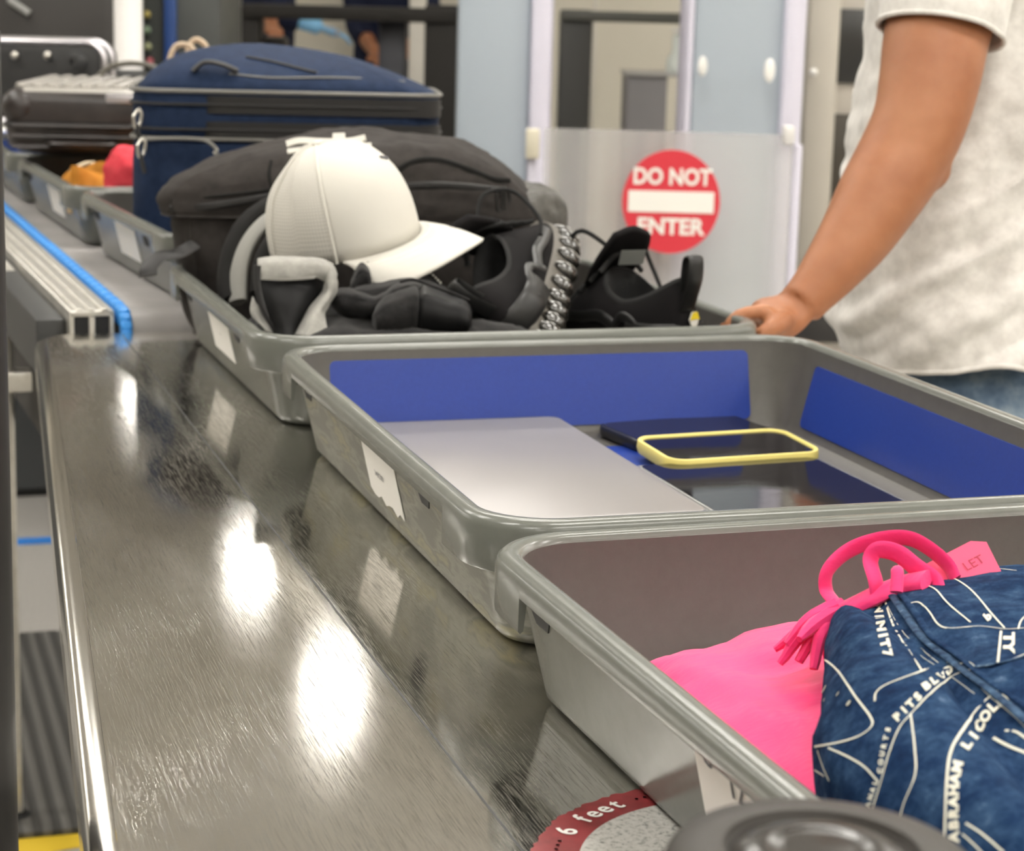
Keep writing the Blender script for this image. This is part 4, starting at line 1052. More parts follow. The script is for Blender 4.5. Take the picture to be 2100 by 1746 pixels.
# bulging lid pocket
tops = []
def tilt(p): u = p.x + .055; return 1 - .80 * abs(u / (.27 if u > 0 else .17)) ** 2 * (1.0 if u > 0 else .8)
for s_, z, dx, dy in cr([(1.0, zt, 0, 0), (.985, zt + .012, 0, 0), (.93, zt + .026, -.002, .004), (.82, zt + .038, -.01, .012), (.62, zt + .046, -.02, .02), (.35, zt + .049, -.03, .025), (.03, zt + .050, -.03, .03)], 4):
    tops.append([sn @ Vector((p.x * s_ + dx, p.y * s_ + dy, zt + (z - zt) * 1.25 * max(.12, tilt(Vector((p.x * s_ + dx, 0, 0)))))) for p in rr(Wn - .012, Dn - .012, .05, 6, 0)])
g = wrinkle(loft(tops), .002, 10, 2, 53); obj('lid_pocket', g, NAV, ns)
NT = BVHTree.FromPolygons([tuple(v) for v in g[0]], [tuple(f) for f in g[1]])
zipline([(505, 118), (560, 128), (620, 143), (650, 150)], .002, ZIP, 'pocket_zip', NT, ns, 1, 5, .001, 2.85)
zipline([(470, 152), (560, 160), (700, 160), (830, 168)], .0014, PIPE, 'pocket_seam', NT, ns, 1, 5, .0005, 2.85)
obj('carry_handle', tube([on_surf(NT, 395, 150, .004, 2.8), on_surf(NT, 420, 142, .012, 2.8), on_surf(NT, 455, 146, .012, 2.8), on_surf(NT, 487, 150, .004, 2.8)], .007, 10, 6, .5), ZIP, ns)
def puller(x, y, d, n_=1):
    a = P(x, y, d); path = [a, a + Vector((.004, 0, -.008)), a + Vector((.001, -.002, -.022)), a + Vector((-.005, -.004, -.026)), a + Vector((-.007, -.003, -.012)), a + Vector((-.001, 0, -.002))]
    obj('zip_pull', tube(path, .0022, 8, 5), CHRM, ns)
    obj('pull_cord', tube([a + Vector((-.003, -.004, -.022)), a + Vector((-.001, -.006, -.036)), a + Vector((.002, -.006, -.048))], .003, 8, 4), ZIP, ns)
puller(284, 222, 2.87); puller(292, 282, 2.86)
obj('zip_pull', tube([P(438, 300, 2.87), P(445, 308, 2.87), P(438, 315, 2.87)], .002, 8, 4), CHRM, ns)
obj('corner_piping', tube([P(285, 287, 2.87), P(340, 284, 2.87), P(410, 286, 2.87), P(436, 298, 2.87), P(444, 312, 2.87), P(444, 340, 2.87)], .0026, 8, 6), PIPE, ns)

# ribbed hard suitcase lying flat on the far bins
HB = varied('dark_brown_shell', (.018, .014, .013), (.035, .028, .026), 20, .35)
HR = mat('ribbed_grey_shell', (.42, .40, .37), .25, .3)
Ch = P(205, 230, 3.80); Ch.z = 0
sh_ = Matrix.Translation(Ch) @ Matrix.Rotation(YAW + .05, 4, 'Z')
hs = thing('ribbed_suitcase', 'hard ribbed suitcase with a shiny grey lid lying across the far bins', 'suitcase', (Ch.x, Ch.y, .95))
zb, zt = P(160, 318, 3.6).z, P(160, 188, 3.55).z
Wh, Dh = .275, .42
def hring(z, ins, r=.04): return [sh_ @ p for p in rr(Wh - 2 * ins, Dh - 2 * ins, r, 6, z)]
zmid = zb + (zt - zb) * .45
obj('lower_shell', loft([hring(zb, .02), hring(zb + .012, .004), hring(zmid - .006, 0), hring(zmid - .002, .004)]), HB, hs)
obj('upper_shell', loft([hring(zmid + .002, .004), hring(zmid + .006, 0), hring(zt - .022, 0), hring(zt - .008, .004), hring(zt - .002, .012)]), HB, hs)
hp = hring(zmid, .001); hp.append(hp[0]); obj('zipper', tube([tuple(p) for p in hp], .005, 8, 1), ZIP, hs)
gs = [loft([hring(zt - .004, .008), hring(zt + .002, .016), hring(zt + .003, .03)])]
for k in range(9):
    x = -Wh / 2 + .028 + k * (Wh - .056) / 8
    gs.append(xf(box(x - .009, x + .009, -Dh / 2 + .03, Dh / 2 - .03, zt, zt + .010, .004, 2), sh_))
obj('ribbed_lid', merge(*gs), HR, hs, label='shiny grey ribbed lid')
obj('corner_guard', xf(sphere((-Wh / 2 + .030, -Dh / 2 + .030, zt - .030), .036, 10, 1, 1, .9), sh_), HB, hs)
obj('carry_handle', xf(tube([(-.05, -Dh / 2 - .002, zmid - .03), (-.045, -Dh / 2 - .018, zmid - .03), (.045, -Dh / 2 - .018, zmid - .03), (.05, -Dh / 2 - .002, zmid - .03)], .008, 10, 5, .6), sh_), HB, hs)
obj('latch_plate', xf(box(.04, .115, -Dh / 2 - .004, -Dh / 2 + .004, zt - .02, zt - .006, .002), sh_), mat('pale_metal_plate', (.55, .53, .55), .3, .6), hs)
for k in range(3):
    p = [sh_ @ Vector((x, -Dh / 2 - .003, zb + .012 + k * .018)) for x in (-.12, -.06, .0, .06, .10)]
    obj('shell_rib', tube([tuple(q) for q in p], .004, 8, 3), HB, hs)

# upright case with a metal frame at the left edge
Cf = P(88, 140, 4.6); Cf.z = 0
sf = Matrix.Translation(Cf) @ Matrix.Rotation(YAW, 4, 'Z')
fs = thing('framed_suitcase', 'black case with a bright metal edge frame at the left edge behind the ribbed suitcase', 'suitcase', (Cf.x, Cf.y, T + .03))
z0, z1 = P(80, 255, 4.5).z, P(80, 80, 4.5).z
Wf = .31
def side(x, z, y): return sf @ Vector((x, y, z))
def frame_ring(ins, y): return [side(p.x, (z0 + z1) / 2 + p.y, y) for p in rr(Wf - 2 * ins, (z1 - z0) - 2 * ins, .04, 6)]
MF = mat('bright_aluminium_frame', (.62, .60, .62), .3, .9)
obj('shell', loft([frame_ring(.02, -.09), frame_ring(.008, -.085), frame_ring(.003, -.06), frame_ring(.003, .06), frame_ring(.01, .085), frame_ring(.02, .09)]), mat('charcoal_shell', (.028, .028, .028), .4), fs)
for y in (-.086, .0):
    q = frame_ring(.004, y); q.append(q[0]); obj('edge_frame', tube([tuple(p) for p in q], .0095, 10, 1, .8), MF, fs, label='bright metal edge frame')
for x in (30, 97): obj('rivet', sphere(P(x, 114, 4.49), .009, 8), CHRM, fs)
obj('side_bump', tube([P(150, 120, 4.49), P(165, 125, 4.48), P(160, 140, 4.48)], .014, 10, 5), BLACK, fs)

# small things beside and behind
t = thing('shoulder_bag', 'low black bag with a curved handle behind the ribbed suitcase', 'bag', P(265, 160, 4.3))
c = P(270, 190, 4.3); g = pillow([tuple((c + VR * a + VF * b_)[:2]) for a, b_ in ((-.09, -.06), (.09, -.06), (.10, .0), (.09, .06), (-.09, .06), (-.10, 0))], [(.02, c.z - .12), (.9, c.z - .115), (1, c.z - .05), (.9, c.z + .0), (.6, c.z + .018), (.02, c.z + .022)], n=50)
obj('body', wrinkle(g, .004, 12), BKD, t)
obj('handle', tube([P(200, 160, 4.28), P(225, 138, 4.28), P(270, 130, 4.28), (P(315, 138, 4.28)), P(342, 158, 4.28)], .006, 8, 6), mat('bag_handle', (.12, .11, .09), .5), t)
KR = mat('kraft_paper', (.50, .36, .22), .8); KT = varied('twisted_paper_cord', (.42, .32, .22), (.58, .46, .34), 300, .8)
t = thing('paper_bag', 'kraft paper carrier bag with two cord handles behind the navy suitcase', 'bag', P(388, 220, 3.5))
c = P(388, 165, 3.5)
g = thick([c - VR * .06 - VF * .0, c + VR * .06, c + VR * .06 - Vector((0, 0, .20)), c - VR * .06 - Vector((0, 0, .20))], VF, .07)
obj('paper_body', g, KR, t, smooth=False)
obj('cord_handle', tube([P(352, 170, 3.48), P(348, 125, 3.48), P(360, 96, 3.48), P(382, 92, 3.48), P(398, 105, 3.48), P(408, 140, 3.48), P(412, 170, 3.48)], .0050, 8, 6), KT, t)
obj('cord_handle', tube([P(392, 170, 3.56), P(384, 130, 3.56), P(388, 95, 3.56), P(402, 81, 3.56), P(420, 92, 3.56), P(430, 118, 3.56), P(436, 160, 3.56)], .0048, 8, 6), KT, t)
t = thing('white_dish', 'white shallow dish on a blue case at the left edge', 'dish', P(15, 285, 4.3))
obj('dish', lathe([(.0001, 0), (.05, 0), (.085, .02), (.087, .022), (.083, .022), (.05, .005), (.0001, .005)], 30, P(12, 290, 4.3)), WHITEM, t)
p = P(12, 318, 4.3); tag(obj('blue_case', obox(p, .16, .12, .045, YAW, .01), mat('deep_blue_plastic', (.02, .06, .28), .4)), 'small deep blue case under the white dish at the left edge', 'case')

# orange shoes and red cloth in the fifth bin
ORS = weave('orange_suede', (.52, .21, .03), .9, 800, .4, .1, (.62, .27, .05))
def loafer(px, d, yaw, label):
    c = P(*px, d); m = Matrix.Translation(c) @ Matrix.Rotation(YAW + yaw, 4, 'Z')
    t = thing('orange_shoe', label, 'shoe', c, 'orange suede shoes in the bin')
    rings = []
    for j in range(9):
        s = j / 8
        rings.append([Vector((x * (1 - .02 * s), y, .012 + (.050 + .015 * t_ - .012 * math.sin(t_ * 3.1)) * s ** .8)) for x, y, t_ in foot_outline(-.12, .135 - .10 * s ** 1.3, 1.0 - .45 * s ** 2, 40)])
    obj('upper', xf(loft(rings, True, False), m), ORS, t)
    R0 = rings[-1]; obj('lining', xf(loft([R0, [Vector((p.x * .95, p.y * .85, p.z - .01)) for p in R0], [Vector((p.x * .9, p.y * .7, .03)) for p in R0]], False, True), m), mat('tan_lining', (.10, .08, .06), .8), t)
    obj('sole', xf(loft([[Vector((x, y, z)) for x, y, t_ in foot_outline(-.123, .138, 1.05, 40)] for z in (0, .012, .016)]), m), mat('tan_sole', (.50, .36, .20), .7), t)
    obj('strap_tie', xf(tube([(.0, -.035, .050), (.01, -.01, .062), (.01, .01, .062), (.0, .035, .050)], .005, 8, 4, .5), m), mat('pale_tie', (.62, .50, .34), .8), t)
loafer((188, 412), 3.55, math.radians(110), 'orange suede shoe with a pale tie, standing higher and to the left in the bin')
loafer((232, 425), 3.45, math.radians(70), 'orange suede shoe lying lower and nearer, toe towards the red cloth')
REDC = weave('coral_red_cloth', (.68, .05, .075), .85, 500, .5, .15, (.78, .09, .11))
c = P(262, 372, 3.30)
g = pillow([tuple((c + VR * a + VF * b_)[:2]) for a, b_ in ((-.036, -.02), (.03, -.02), (.035, .03), (-.02, .035))], [(.02, c.z - .02), (.8, c.z - .018), (1, c.z + .01), (.9, c.z + .035), (.55, c.z + .052), (.02, c.z + .056)], n=50)
tag(obj('red_cloth', wrinkle(wrinkle(g, .010, 22, 2, 5), .004, 60, 2, 6), REDC), 'crumpled coral red cloth beside the orange shoes, against the navy suitcase', 'cloth')

# ================================================================== background
GREYB = mat('pale_blue_grey_panel', (.38, .43, .48), .35)
LAV = mat('lavender_white_edge', (.66, .64, .74), .4)
def facing(x0, x1, d, z0, z1, th=.05, b=.004, y=100, yaw=0):
    a, b_ = P(x0, y, d), P(x1, y, d); c = (a + b_) / 2; wd = (b_ - a).length
    dr_ = Vector((b_.x - a.x, b_.y - a.y, 0)).normalized(); an = math.atan2(dr_.y, dr_.x)
    bk_ = Vector((-dr_.y, dr_.x, 0)) * th / 2
    g = obox(Vector((0, 0, 0)), wd, th, z1 - z0, an, b)
    return xf(g, Matrix.Translation((c.x + bk_.x, c.y + bk_.y, z0)))
def zat(y, d, x=1050): return P(x, y, d).z
# walk-through detector
md = thing('metal_detector', 'pale blue-grey walk-through detector arch with lavender edges behind the sign panel', 'metal detector', P(1250, 500, 5.4) * 1)
md.location.z = 0; ORG[md.name] = md.location.copy()
obj('side_panel', facing(937, 1089, 5.45, .02, 2.15, .30, .02), GREYB, md)
obj('edge_strip', facing(1088, 1134, 5.42, .02, 2.17, .34, .02), LAV, md)
obj('side_panel', facing(1420, 1611, 5.35, .02, 2.15, .30, .02), GREYB, md)
obj('edge_strip', facing(1608, 1653, 5.32, .02, 2.17, .34, .02), LAV, md)
obj('edge_strip', facing(1411, 1422, 5.35, .02, 2.15, .31, .005), LAV, md)
obj('crossbar', facing(937, 1653, 5.38, 1.98, 2.17, .26, .02), GREYB, md)
for x, y, d, r_ in ((1441, 136, 5.30, .016), (1578, 145, 5.30, .019)):
    p = P(x, y, d); g = xf(lathe([(.0001, 0), (r_, 0), (r_ * .8, .006), (.0001, .008)], 24), Matrix.Translation(p) @ Vector((-VF.x, -VF.y, 0)).to_track_quat('Z', 'Y').to_matrix().to_4x4() @ Matrix.Diagonal((.75, 1.6, 1, 1)))
    obj('sensor_window', g, WHITEM, md)
# translucent barrier with the sign
BAR = mat('frosted_acrylic', (.78, .77, .76), .12, spec=.6, Transmission_Weight=.55, IOR=1.3, Alpha=.62)
bp_ = thing('barrier_panel', 'translucent frosted barrier panel with a round red do-not-enter sign', 'barrier', P(1375, 600, 4.75) * 1)
bp_.location.z = 0; ORG[bp_.name] = bp_.location.copy()
obj('panel', facing(1122, 1637, 4.75, .10, zat(272, 4.75, 1375), .008, .001), BAR, bp_, smooth=False)
obj('top_clip', facing(1084, 1112, 4.74, zat(330, 4.74, 1100), zat(268, 4.74, 1100), .05, .004), mat('cream_plastic', (.62, .58, .46), .5), bp_)
obj('top_clip', facing(1618, 1640, 4.73, zat(300, 4.73, 1630), zat(262, 4.73, 1630), .05, .004), mat('pale_clip', (.70, .68, .66), .5), bp_)
for x in (1098, 1648): obj('support_post', facing(x - 9, x + 9, 4.77, .0, zat(300, 4.77, x), .03, .004), LAV, bp_)
sc = P(1376, 414, 4.735); a_ = P(1476, 414, 4.735) - P(1276, 414, 4.735); rad = a_.length / 2
dr_ = Vector((a_.x, a_.y, 0)).normalized(); nf = Vector((dr_.y, -dr_.x, 0))
sgm = Matrix(((dr_.x, 0, nf.x, sc.x), (dr_.y, 0, nf.y, sc.y), (0, 1, 0, sc.z), (0, 0, 0, 1)))
SRED = mat('sign_red', (.66, .035, .055), .45); SWH = mat('sign_white', (.86, .84, .78), .5)
sg = obj('sign_disc', xf(lathe([(.0001, 0), (rad, 0), (rad, .003), (.0001, .003)], 64), sgm @ Matrix.Scale(1.06, 4, (0, 1, 0))), SRED, bp_, label='round red sign reading DO NOT ENTER')
def lift(g, z=.0042): return [Vector((v[0], v[1], z)) for v in g[0]], g[1]
for wd_, yy_, kx in (('DO NOT', .50, .86), ('ENTER', -.52, 1)):
    obj('sign_letters', xf(lift(xf(text_geo(wd_, rad * .46, bold=.035), Matrix.Translation((0, rad * yy_, 0)) @ Matrix.Diagonal((kx, 1, 1, 1)))), sgm), SWH, sg, smooth=False)
obj('sign_bar', xf(box(-rad * .88, rad * .88, -rad * .22, rad * .22, .0032, .0045, .0005), sgm), SWH, sg, smooth=False)
# tall beige column with dark screens at right
cb = thing('scanner_cabinet', 'tall beige cabinet with dark windows behind the man', 'cabinet', P(1720, 500, 6.2) * 1)
cb.location.z = 0; ORG[cb.name] = cb.location.copy()
BEI = mat('beige_cabinet', (.55, .51, .45), .6)
obj('body', facing(1652, 2250, 6.2, .0, 2.4, .5, .01), BEI, cb)
obj('corner_post', facing(1655, 1722, 6.1, .0, 2.4, .1, .02), mat('warm_grey_post', (.50, .465, .40), .6), cb)
DW = mat('dark_window', (.03, .03, .028), .25)
obj('dark_window', facing(1714, 2100, 6.18, zat(172, 6.18, 1740), zat(18, 6.18, 1740), .02, .004), DW, cb)
obj('dark_window', facing(1704, 2100, 6.18, zat(470, 6.18, 1740), zat(236, 6.18, 1740), .02, .004), mat('brown_window', (.055, .047, .035), .4), cb)
obj('indicator', sphere(P(1668, 148, 6.08), .012, 8), mat('pale_lamp', (.75, .74, .70), .4), cb)
obj('shelf', facing(1640, 1800, 5.9, zat(650, 5.9, 1700) - .1, zat(640, 5.9, 1700), .3, .01), mat('dark_shelf', (.03, .028, .026), .5), cb)
# dark frames
FRM = mat('black_frame', (.026, .024, .022), .6, spec=.2)
fr = thing('dark_frame', 'black rectangular frame of scanner housing behind the navy suitcase', 'frame', P(715, 400, 8.0) * 1)
fr.location.z = 0; ORG[fr.name] = fr.location.copy()
obj('post', facing(870, 937, 8.0, 0, zat(10, 8.0, 900), .2, .01), FRM, fr)
obj('post', facing(494, 530, 8.0, 0, zat(8, 8.0, 510), .2, .01), FRM, fr)
obj('top_rail', facing(494, 937, 7.98, zat(42, 8.0, 700), zat(12, 8.0, 700), .2, .01), FRM, fr)
obj('post', facing(776, 832, 8.1, 0, zat(30, 8.1, 800), .12, .01), mat('blue_black_post', (.035, .036, .045), .5), fr)
obj('side_housing', facing(530, 586, 8.2, 0, zat(75, 8.2, 560), .15, .02), mat('dark_brown_housing', (.05, .042, .036), .5), fr)
fr = thing('gate_frame', 'thin dark gate frame seen between the detector panels', 'frame', P(1280, 400, 7.4) * 1)
fr.location.z = 0; ORG[fr.name] = fr.location.copy()
obj('post', facing(1148, 1214, 7.4, 0, zat(20, 7.4, 1180), .2, .01), mat('charcoal_post', (.045, .045, .043), .5), fr)
obj('post', facing(1398, 1416, 7.4, 0, zat(24, 7.4, 1400), .1, .01), FRM, fr)
obj('top_rail', facing(1148, 1416, 7.38, zat(46, 7.4, 1280), zat(24, 7.4, 1280), .15, .01), mat('olive_grey_rail', (.085, .085, .075), .5), fr)
t = thing('grey_cabinet', 'low grey cabinet seen through the gate frame', 'cabinet', P(1340, 500, 9.0) * 1)
t.location.z = 0; ORG[t.name] = t.location.copy()
obj('body', facing(1288, 1372, 9.0, 0, zat(155, 9.0, 1330), .4, .01), mat('mauve_grey', (.21, .20, .21), .6), t)
obj('top', facing(1284, 1408, 8.98, zat(157, 9.0, 1330), zat(150, 9.0, 1330), .42, .004), mat('pale_top', (.4, .39, .38), .5), t)
t = thing('white_bottle', 'blurred white bottle on the cabinet behind the gate frame', 'bottle', P(1390, 150, 9.1))
p = P(1390, 150, 9.1); p.z = zat(150, 9.0, 1330) + .021; obj('bottle', lathe([(.0001, 0), (.05, 0), (.055, .02), (.05, .06), (.03, .09), (.03, .16), (.0001, .17)], 20, p - Vector((0, 0, .02))), mat('translucent_white', (.72, .77, .74), .4), t)
obj('bottle_cap', lathe([(.0001, .17), (.032, .17), (.032, .19), (.0001, .19)], 16, p - Vector((0, 0, .02))), WHITEM, t)
struct('wall_partition', facing(-900, 2700, 10.2, 0, 2.3, .1, 0, y=200), varied('partition_paint', (.74, .70, .60), (.78, .74, .64), 1.5, .8), smooth=False)
for x0, x1 in ((452, 494), (838, 872), (1216, 1222)):
    t = tag(obj('pillar', facing(x0, x1, 9.2, 0, 1.9, .1, .01), mat('pale_column', (.72, .69, .63), .6)), {452: 'narrow beige column left of the black frame', 838: 'pale upright strip seen inside the black frame', 1216: 'thin pale strip beside the gate frame post'}[x0], 'column')
# left side: scanner housing, white column, control cabinet
sc_ = thing('xray_scanner', 'large black scanner housing at the far left behind the cases', 'scanner', P(100, 400, 5.8) * 1)
sc_.location.z = 0; ORG[sc_.name] = sc_.location.copy()
obj('housing', facing(-500, 236, 5.8, 0, 1.42, .5, .03), mat('black_brown_housing', (.018, .015, .013), .4), sc_)
obj('skirt_panel', facing(-500, 232, 5.78, .0, zat(225, 5.8, 50), .52, .01), mat('grey_green_panel', (.16, .16, .14), .6), sc_)
obj('warning_stripe', tube([P(18, 0, 5.76), P(60, 28, 5.76)], .010, 8, 1), mat('grey_strip', (.25, .25, .24), .5), sc_)
t = thing('white_column', 'bright white round column rising behind the ribbed suitcase', 'column', P(264, 140, 5.3))
t.location.z = 0; ORG[t.name] = t.location.copy()
p = P(264, 140, 5.3); obj('column', lathe([(.0001, 0), (.036, 0), (.036, 1.42), (.0001, 1.42)], 32, (p.x, p.y, 0)), mat('white_paint', (.92, .90, .88), .35), t)
obj('collar', lathe([(.036, 0), (.05, 0), (.05, .03), (.036, .04)], 32, (p.x, p.y, zat(150, 5.3, 264) - .03)), DARKPANEL, t)
cc_ = thing('control_cabinet', 'dark green-grey control cabinet with coloured buttons and a blue stripe', 'cabinet', P(370, 400, 6.4) * 1)
cc_.location.z = 0; ORG[cc_.name] = cc_.location.copy()
obj('body', facing(286, 452, 6.4, 0, 1.5, .5, .01), mat('green_grey_cabinet', (.058, .062, .058), .5), cc_)
obj('blue_stripe', facing(336, 360, 6.37, 0, 1.49, .03, .004), mat('blue_stripe', (.02, .065, .24), .5), cc_)
for x, y, c_, nm in ((301, 30, (.45, .36, .10), 'amber'), (301, 62, (.20, .28, .18), 'green'), (303, 96, (.38, .40, .22), 'olive'), (307, 126, (.40, .08, .10), 'red')):
    obj('button', sphere(P(x, y, 6.37), .012, 8), mat(nm + '_button', c_, .4), cc_, label=nm + ' button')
#@@SPLIT
# ================================================================== people
SKIN = mat('skin', (.46, .20, .10), .5, spec=.4, Subsurface_Weight=.06)
L(SKIN, ramp(SKIN, nz(SKIN, 14, 4), [(.3, (.30, .112, .048)), (.7, (.40, .172, .082))]), bsdf(SKIN).inputs['Base Color'])
bump(SKIN, nz(SKIN, 420, 4), .25, .0006)
TEE = weave('heather_white_tee', (.60, .575, .54), .92, 1200, .4, .1, (.74, .715, .675), .15)
JEAN = mat('stonewashed_jeans', (.12, .18, .26), .9, spec=.15)
L(JEAN, ramp(JEAN, nz(JEAN, 14, 9, .7), [(.32, (.045, .075, .125)), (.5, (.11, .16, .23)), (.68, (.27, .33, .38))]), bsdf(JEAN).inputs['Base Color']); bump(JEAN, nz(JEAN, 1200, 2), .4, .0005)
HAIR = mat('dark_hair', (.03, .02, .015), .7)
Rz = Vector((VR.x, VR.y, 0)); Fz = Vector((VF.x, VF.y, 0)); Z = Vector((0, 0, 1))
def limb(pts, n=20, sm=6):                  # pts (Vector, r[, rb])
    q = [tuple(p[0]) + (p[1],) for p in pts]; return tube(q, .05, n, sm, 1)
def finger(pts, r0, r1):
    k = len(pts); return tube([tuple(p) + (r0 + (r1 - r0) * i / (k - 1),) for i, p in enumerate(pts)], r0, 10, 4)
def body_obj(gs, name, m, parent, vox=.006, sm=6):
    o = obj(name, merge(*gs), m, parent)
    r = o.modifiers.new('r', 'REMESH'); r.mode = 'VOXEL'; r.voxel_size = vox; r.use_smooth_shade = True
    s = o.modifiers.new('s', 'SMOOTH'); s.factor = .5; s.iterations = sm
    return o
def head_geo(c, face, h=.235):              # c centre of the head, face = facing direction
    f = Vector(face).normalized(); s = Z.cross(f)
    m = Matrix(((f.x, s.x, 0, c.x), (f.y, s.y, 0, c.y), (f.z, s.z, 1, c.z), (0, 0, 0, 1)))
    k = h / .235
    gs = [sphere((0.0, 0, .015 * k), .095 * k, 16, 1.02, .80, 1.15), sphere((.018 * k, 0, -.055 * k), .062 * k, 14, 1.05, .85, 1.0),
          tube([(.094 * k, 0, .018 * k, .006), (.112 * k, 0, -.012 * k, .011), (.104 * k, 0, -.024 * k, .009)], .01, 10, 4), sphere((.080 * k, 0, -.058 * k), .016 * k, 8, 1, 1.5, .5), sphere((.072 * k, 0, -.095 * k), .022 * k, 8),
          tube([(.082 * k, -.05 * k, .034 * k, .007), (.096 * k, -.02 * k, .038 * k, .008), (.098 * k, 0, .033 * k, .007), (.096 * k, .02 * k, .038 * k, .008), (.082 * k, .05 * k, .034 * k, .007)], .008, 8, 3)]
    for y in (-1, 1): gs.append(sphere((-.005 * k, y * .078 * k, .0), .026 * k, 8, .7, .35, 1.15))
    eyes = merge(*[sphere((.086 * k, y * .030 * k, .017 * k), .0115 * k, 8) for y in (-1, 1)])
    pup = merge(*[sphere((.0955 * k, y * .030 * k, .017 * k), .0048 * k, 6, .6) for y in (-1, 1)])
    lips = tube([(.090 * k, -.022 * k, -.060 * k, .003), (.0985 * k, 0, -.060 * k, .0055), (.090 * k, .022 * k, -.060 * k, .003)], .004, 8, 4)
    hair = xf(sphere((-.016 * k, 0, .035 * k), .1 * k, 16, 1.04, .86, 1.12), m)
    return xf(merge(*gs), m), xf(eyes, m), xf(pup, m), xf(lips, m), hair
EYE = mat('eye_white', (.8, .79, .76), .2); PUP = mat('eye_dark', (.03, .02, .015), .2); LIP = mat('lips', (.42, .14, .11), .45)
def cloth_rings(rows, n=72, p=2.4):          # rows: (centre, half width along Rz, half along Fz)
    return loft([ell(c, a, b_, n, Rz, Fz, p) for c, a, b_ in rows], False, False)

# --- the man in the white T-shirt
base = P(1990, 600, 2.66); base.z = 0
man = thing('person', 'man in a heather white T-shirt and washed jeans reaching towards the bins', 'person', base)
def TX(x, y, d=2.60): return P(x, y, d)
rows_px = [(-330, 1900, 2010), (-250, 1855, 2125), (-120, 1800, 2215), (0, 1785, 2250), (130, 1768, 2250), (260, 1746, 2246), (380, 1728, 2238), (500, 1716, 2228), (590, 1712, 2222), (650, 1720, 2226), (700, 1736, 2230)]
rows = []
for y, xl, xr in rows_px:
    a, b_ = TX(xl, y), TX(xr, y); c = (a + b_) / 2; rows.append((c, (b_ - a).length / 2, (.06 if y < -300 else .16 if y < -200 else .175)))
rr_ = []
q = cr([(c.x, c.y, c.z, a, b_) for c, a, b_ in rows], 14)
g = cloth_rings([(Vector(v[:3]), v[3], v[4]) for v in q], 180)
V = []
hz = rows[-1][0].z
for v in g[0]:                               # creases that rise to the right, stronger near the hem
    lx = (v - base).dot(Rz); t_ = max(0, 1 - (v.z - hz) / .42)
    ph_ = (v.z - lx * .55) * 95 + 2.5 * noise.noise(v * 6)
    n_ = Vector((v.x - base.x, v.y - base.y, 0)).normalized()
    k = (.05 + t_ * t_) * .009 * (math.sin(ph_) + .5 * math.sin(ph_ * 1.9 + 1)) * (.5 + noise.noise(v * 9 + Vector((5, 0, 0))))
    u = v + n_ * k
    if v.z < hz + .12: u.z += .022 * (lx / .15) * (1 - (v.z - hz) / .12)      # hem climbs towards the back
    V.append(u)
g = wrinkle((V, g[1]), .009, 7, 3, 61); g = wrinkle(g, .0025, 30, 2, 62)
shirt = obj('t_shirt', g, TEE, man); mod_solid(shirt, .003, -1)
hemp = cr([(v.x, v.y, v.z) for v in g[0][-180:]], 1)
obj('shirt_hem', tube([tuple(p) for p in hemp] + [tuple(hemp[0])], .0032, 8, 1), TEE, man)
# sleeve
sl = [(1955, -190, 2.50, .082, .090), (1955, -110, 2.455, .080, .092), (1948, -40, 2.415, .077, .086), (1938, 20, 2.388, .0735, .077), (1930, 66, 2.38, .0715, .070)]
rg = []
qs = cr(sl, 6)
for i, (x, y, d, r1, r2) in enumerate(qs):
    t_ = i / (len(qs) - 1); c = P(x, y, d); ax = (Rz * .97 - Z * .16 * t_).normalized()
    rg.append(ell(c, r1, r2, 48, ax, (Fz - Z * .28 * t_)))
g = wrinkle(loft(rg, False, False), .004, 16, 2, 63); o = obj('sleeve', g, TEE, man); mod_solid(o, .003, -1)
obj('sleeve_hem', tube([tuple(v) for v in g[0][-48:]] + [tuple(g[0][-48])], .003, 8, 1), TEE, man)
# jeans
hip = TX(1985, 740, 2.62)
def jr(y, xl, xr, dp): a, b_ = P(xl, y, 2.62), P(xr, y, 2.62); return ((a + b_) / 2, (b_ - a).length / 2, dp)
g = cloth_rings([(Vector(v[:3]), v[3], v[4]) for v in cr([tuple(c) + (a, b_) for c, a, b_ in (jr(690, 1760, 2205, .15), jr(760, 1752, 2228, .165), jr(880, 1760, 2245, .172), jr(1000, 1775, 2235, .17), jr(1090, 1790, 2215, .165))], 6)], 90)
g = wrinkle(wrinkle(g, .006, 10, 3, 71), .002, 40, 2, 72)
obj('jeans_seat', g, JEAN, man)
foot = []
for sgn, yo in ((-1, 0), (1, .04)):
    top_ = P(1985, 1040, 2.62) + Fz * sgn * .085; kn = Vector((top_.x - .03 * sgn * 0 - Rz.x * .02, top_.y, .50)); an = Vector((top_.x + Rz.x * .01, top_.y, .09)); an.y += yo
    g = limb([(top_ + Z * .04, .105), (top_ - Z * .12, .095), (kn, .072), (kn - Z * .18, .066), (an, .060)], 32); g = wrinkle(g, .006, 12, 2, 73)
    obj('jeans_leg', g, JEAN, man)
    fm = Matrix.Translation((an.x - Rz.x * .05, an.y - Rz.y * .05, .002)) @ Matrix.Rotation(YAW + math.pi, 4, 'Z')
    sh2 = obj('shoe', xf(loft([[Vector((x, y, .028 + (.05 + .03 * t_) * s ** .8)) for x, y, t_ in foot_outline(-.12, .15 - .10 * s ** 1.2, 1 - .4 * s ** 2, 40)] for s in [k / 6 for k in range(7)]]), fm), mat('grey_trainer', (.2, .2, .2), .7) if sgn < 0 else bpy.data.materials['grey_trainer'], man)
    obj('sole', xf(loft([[Vector((x, y, z)) for x, y, t_ in foot_outline(-.124, .155, 1.06, 40)] for z in (0, .024, .028)]), fm), WHITEM, sh2)
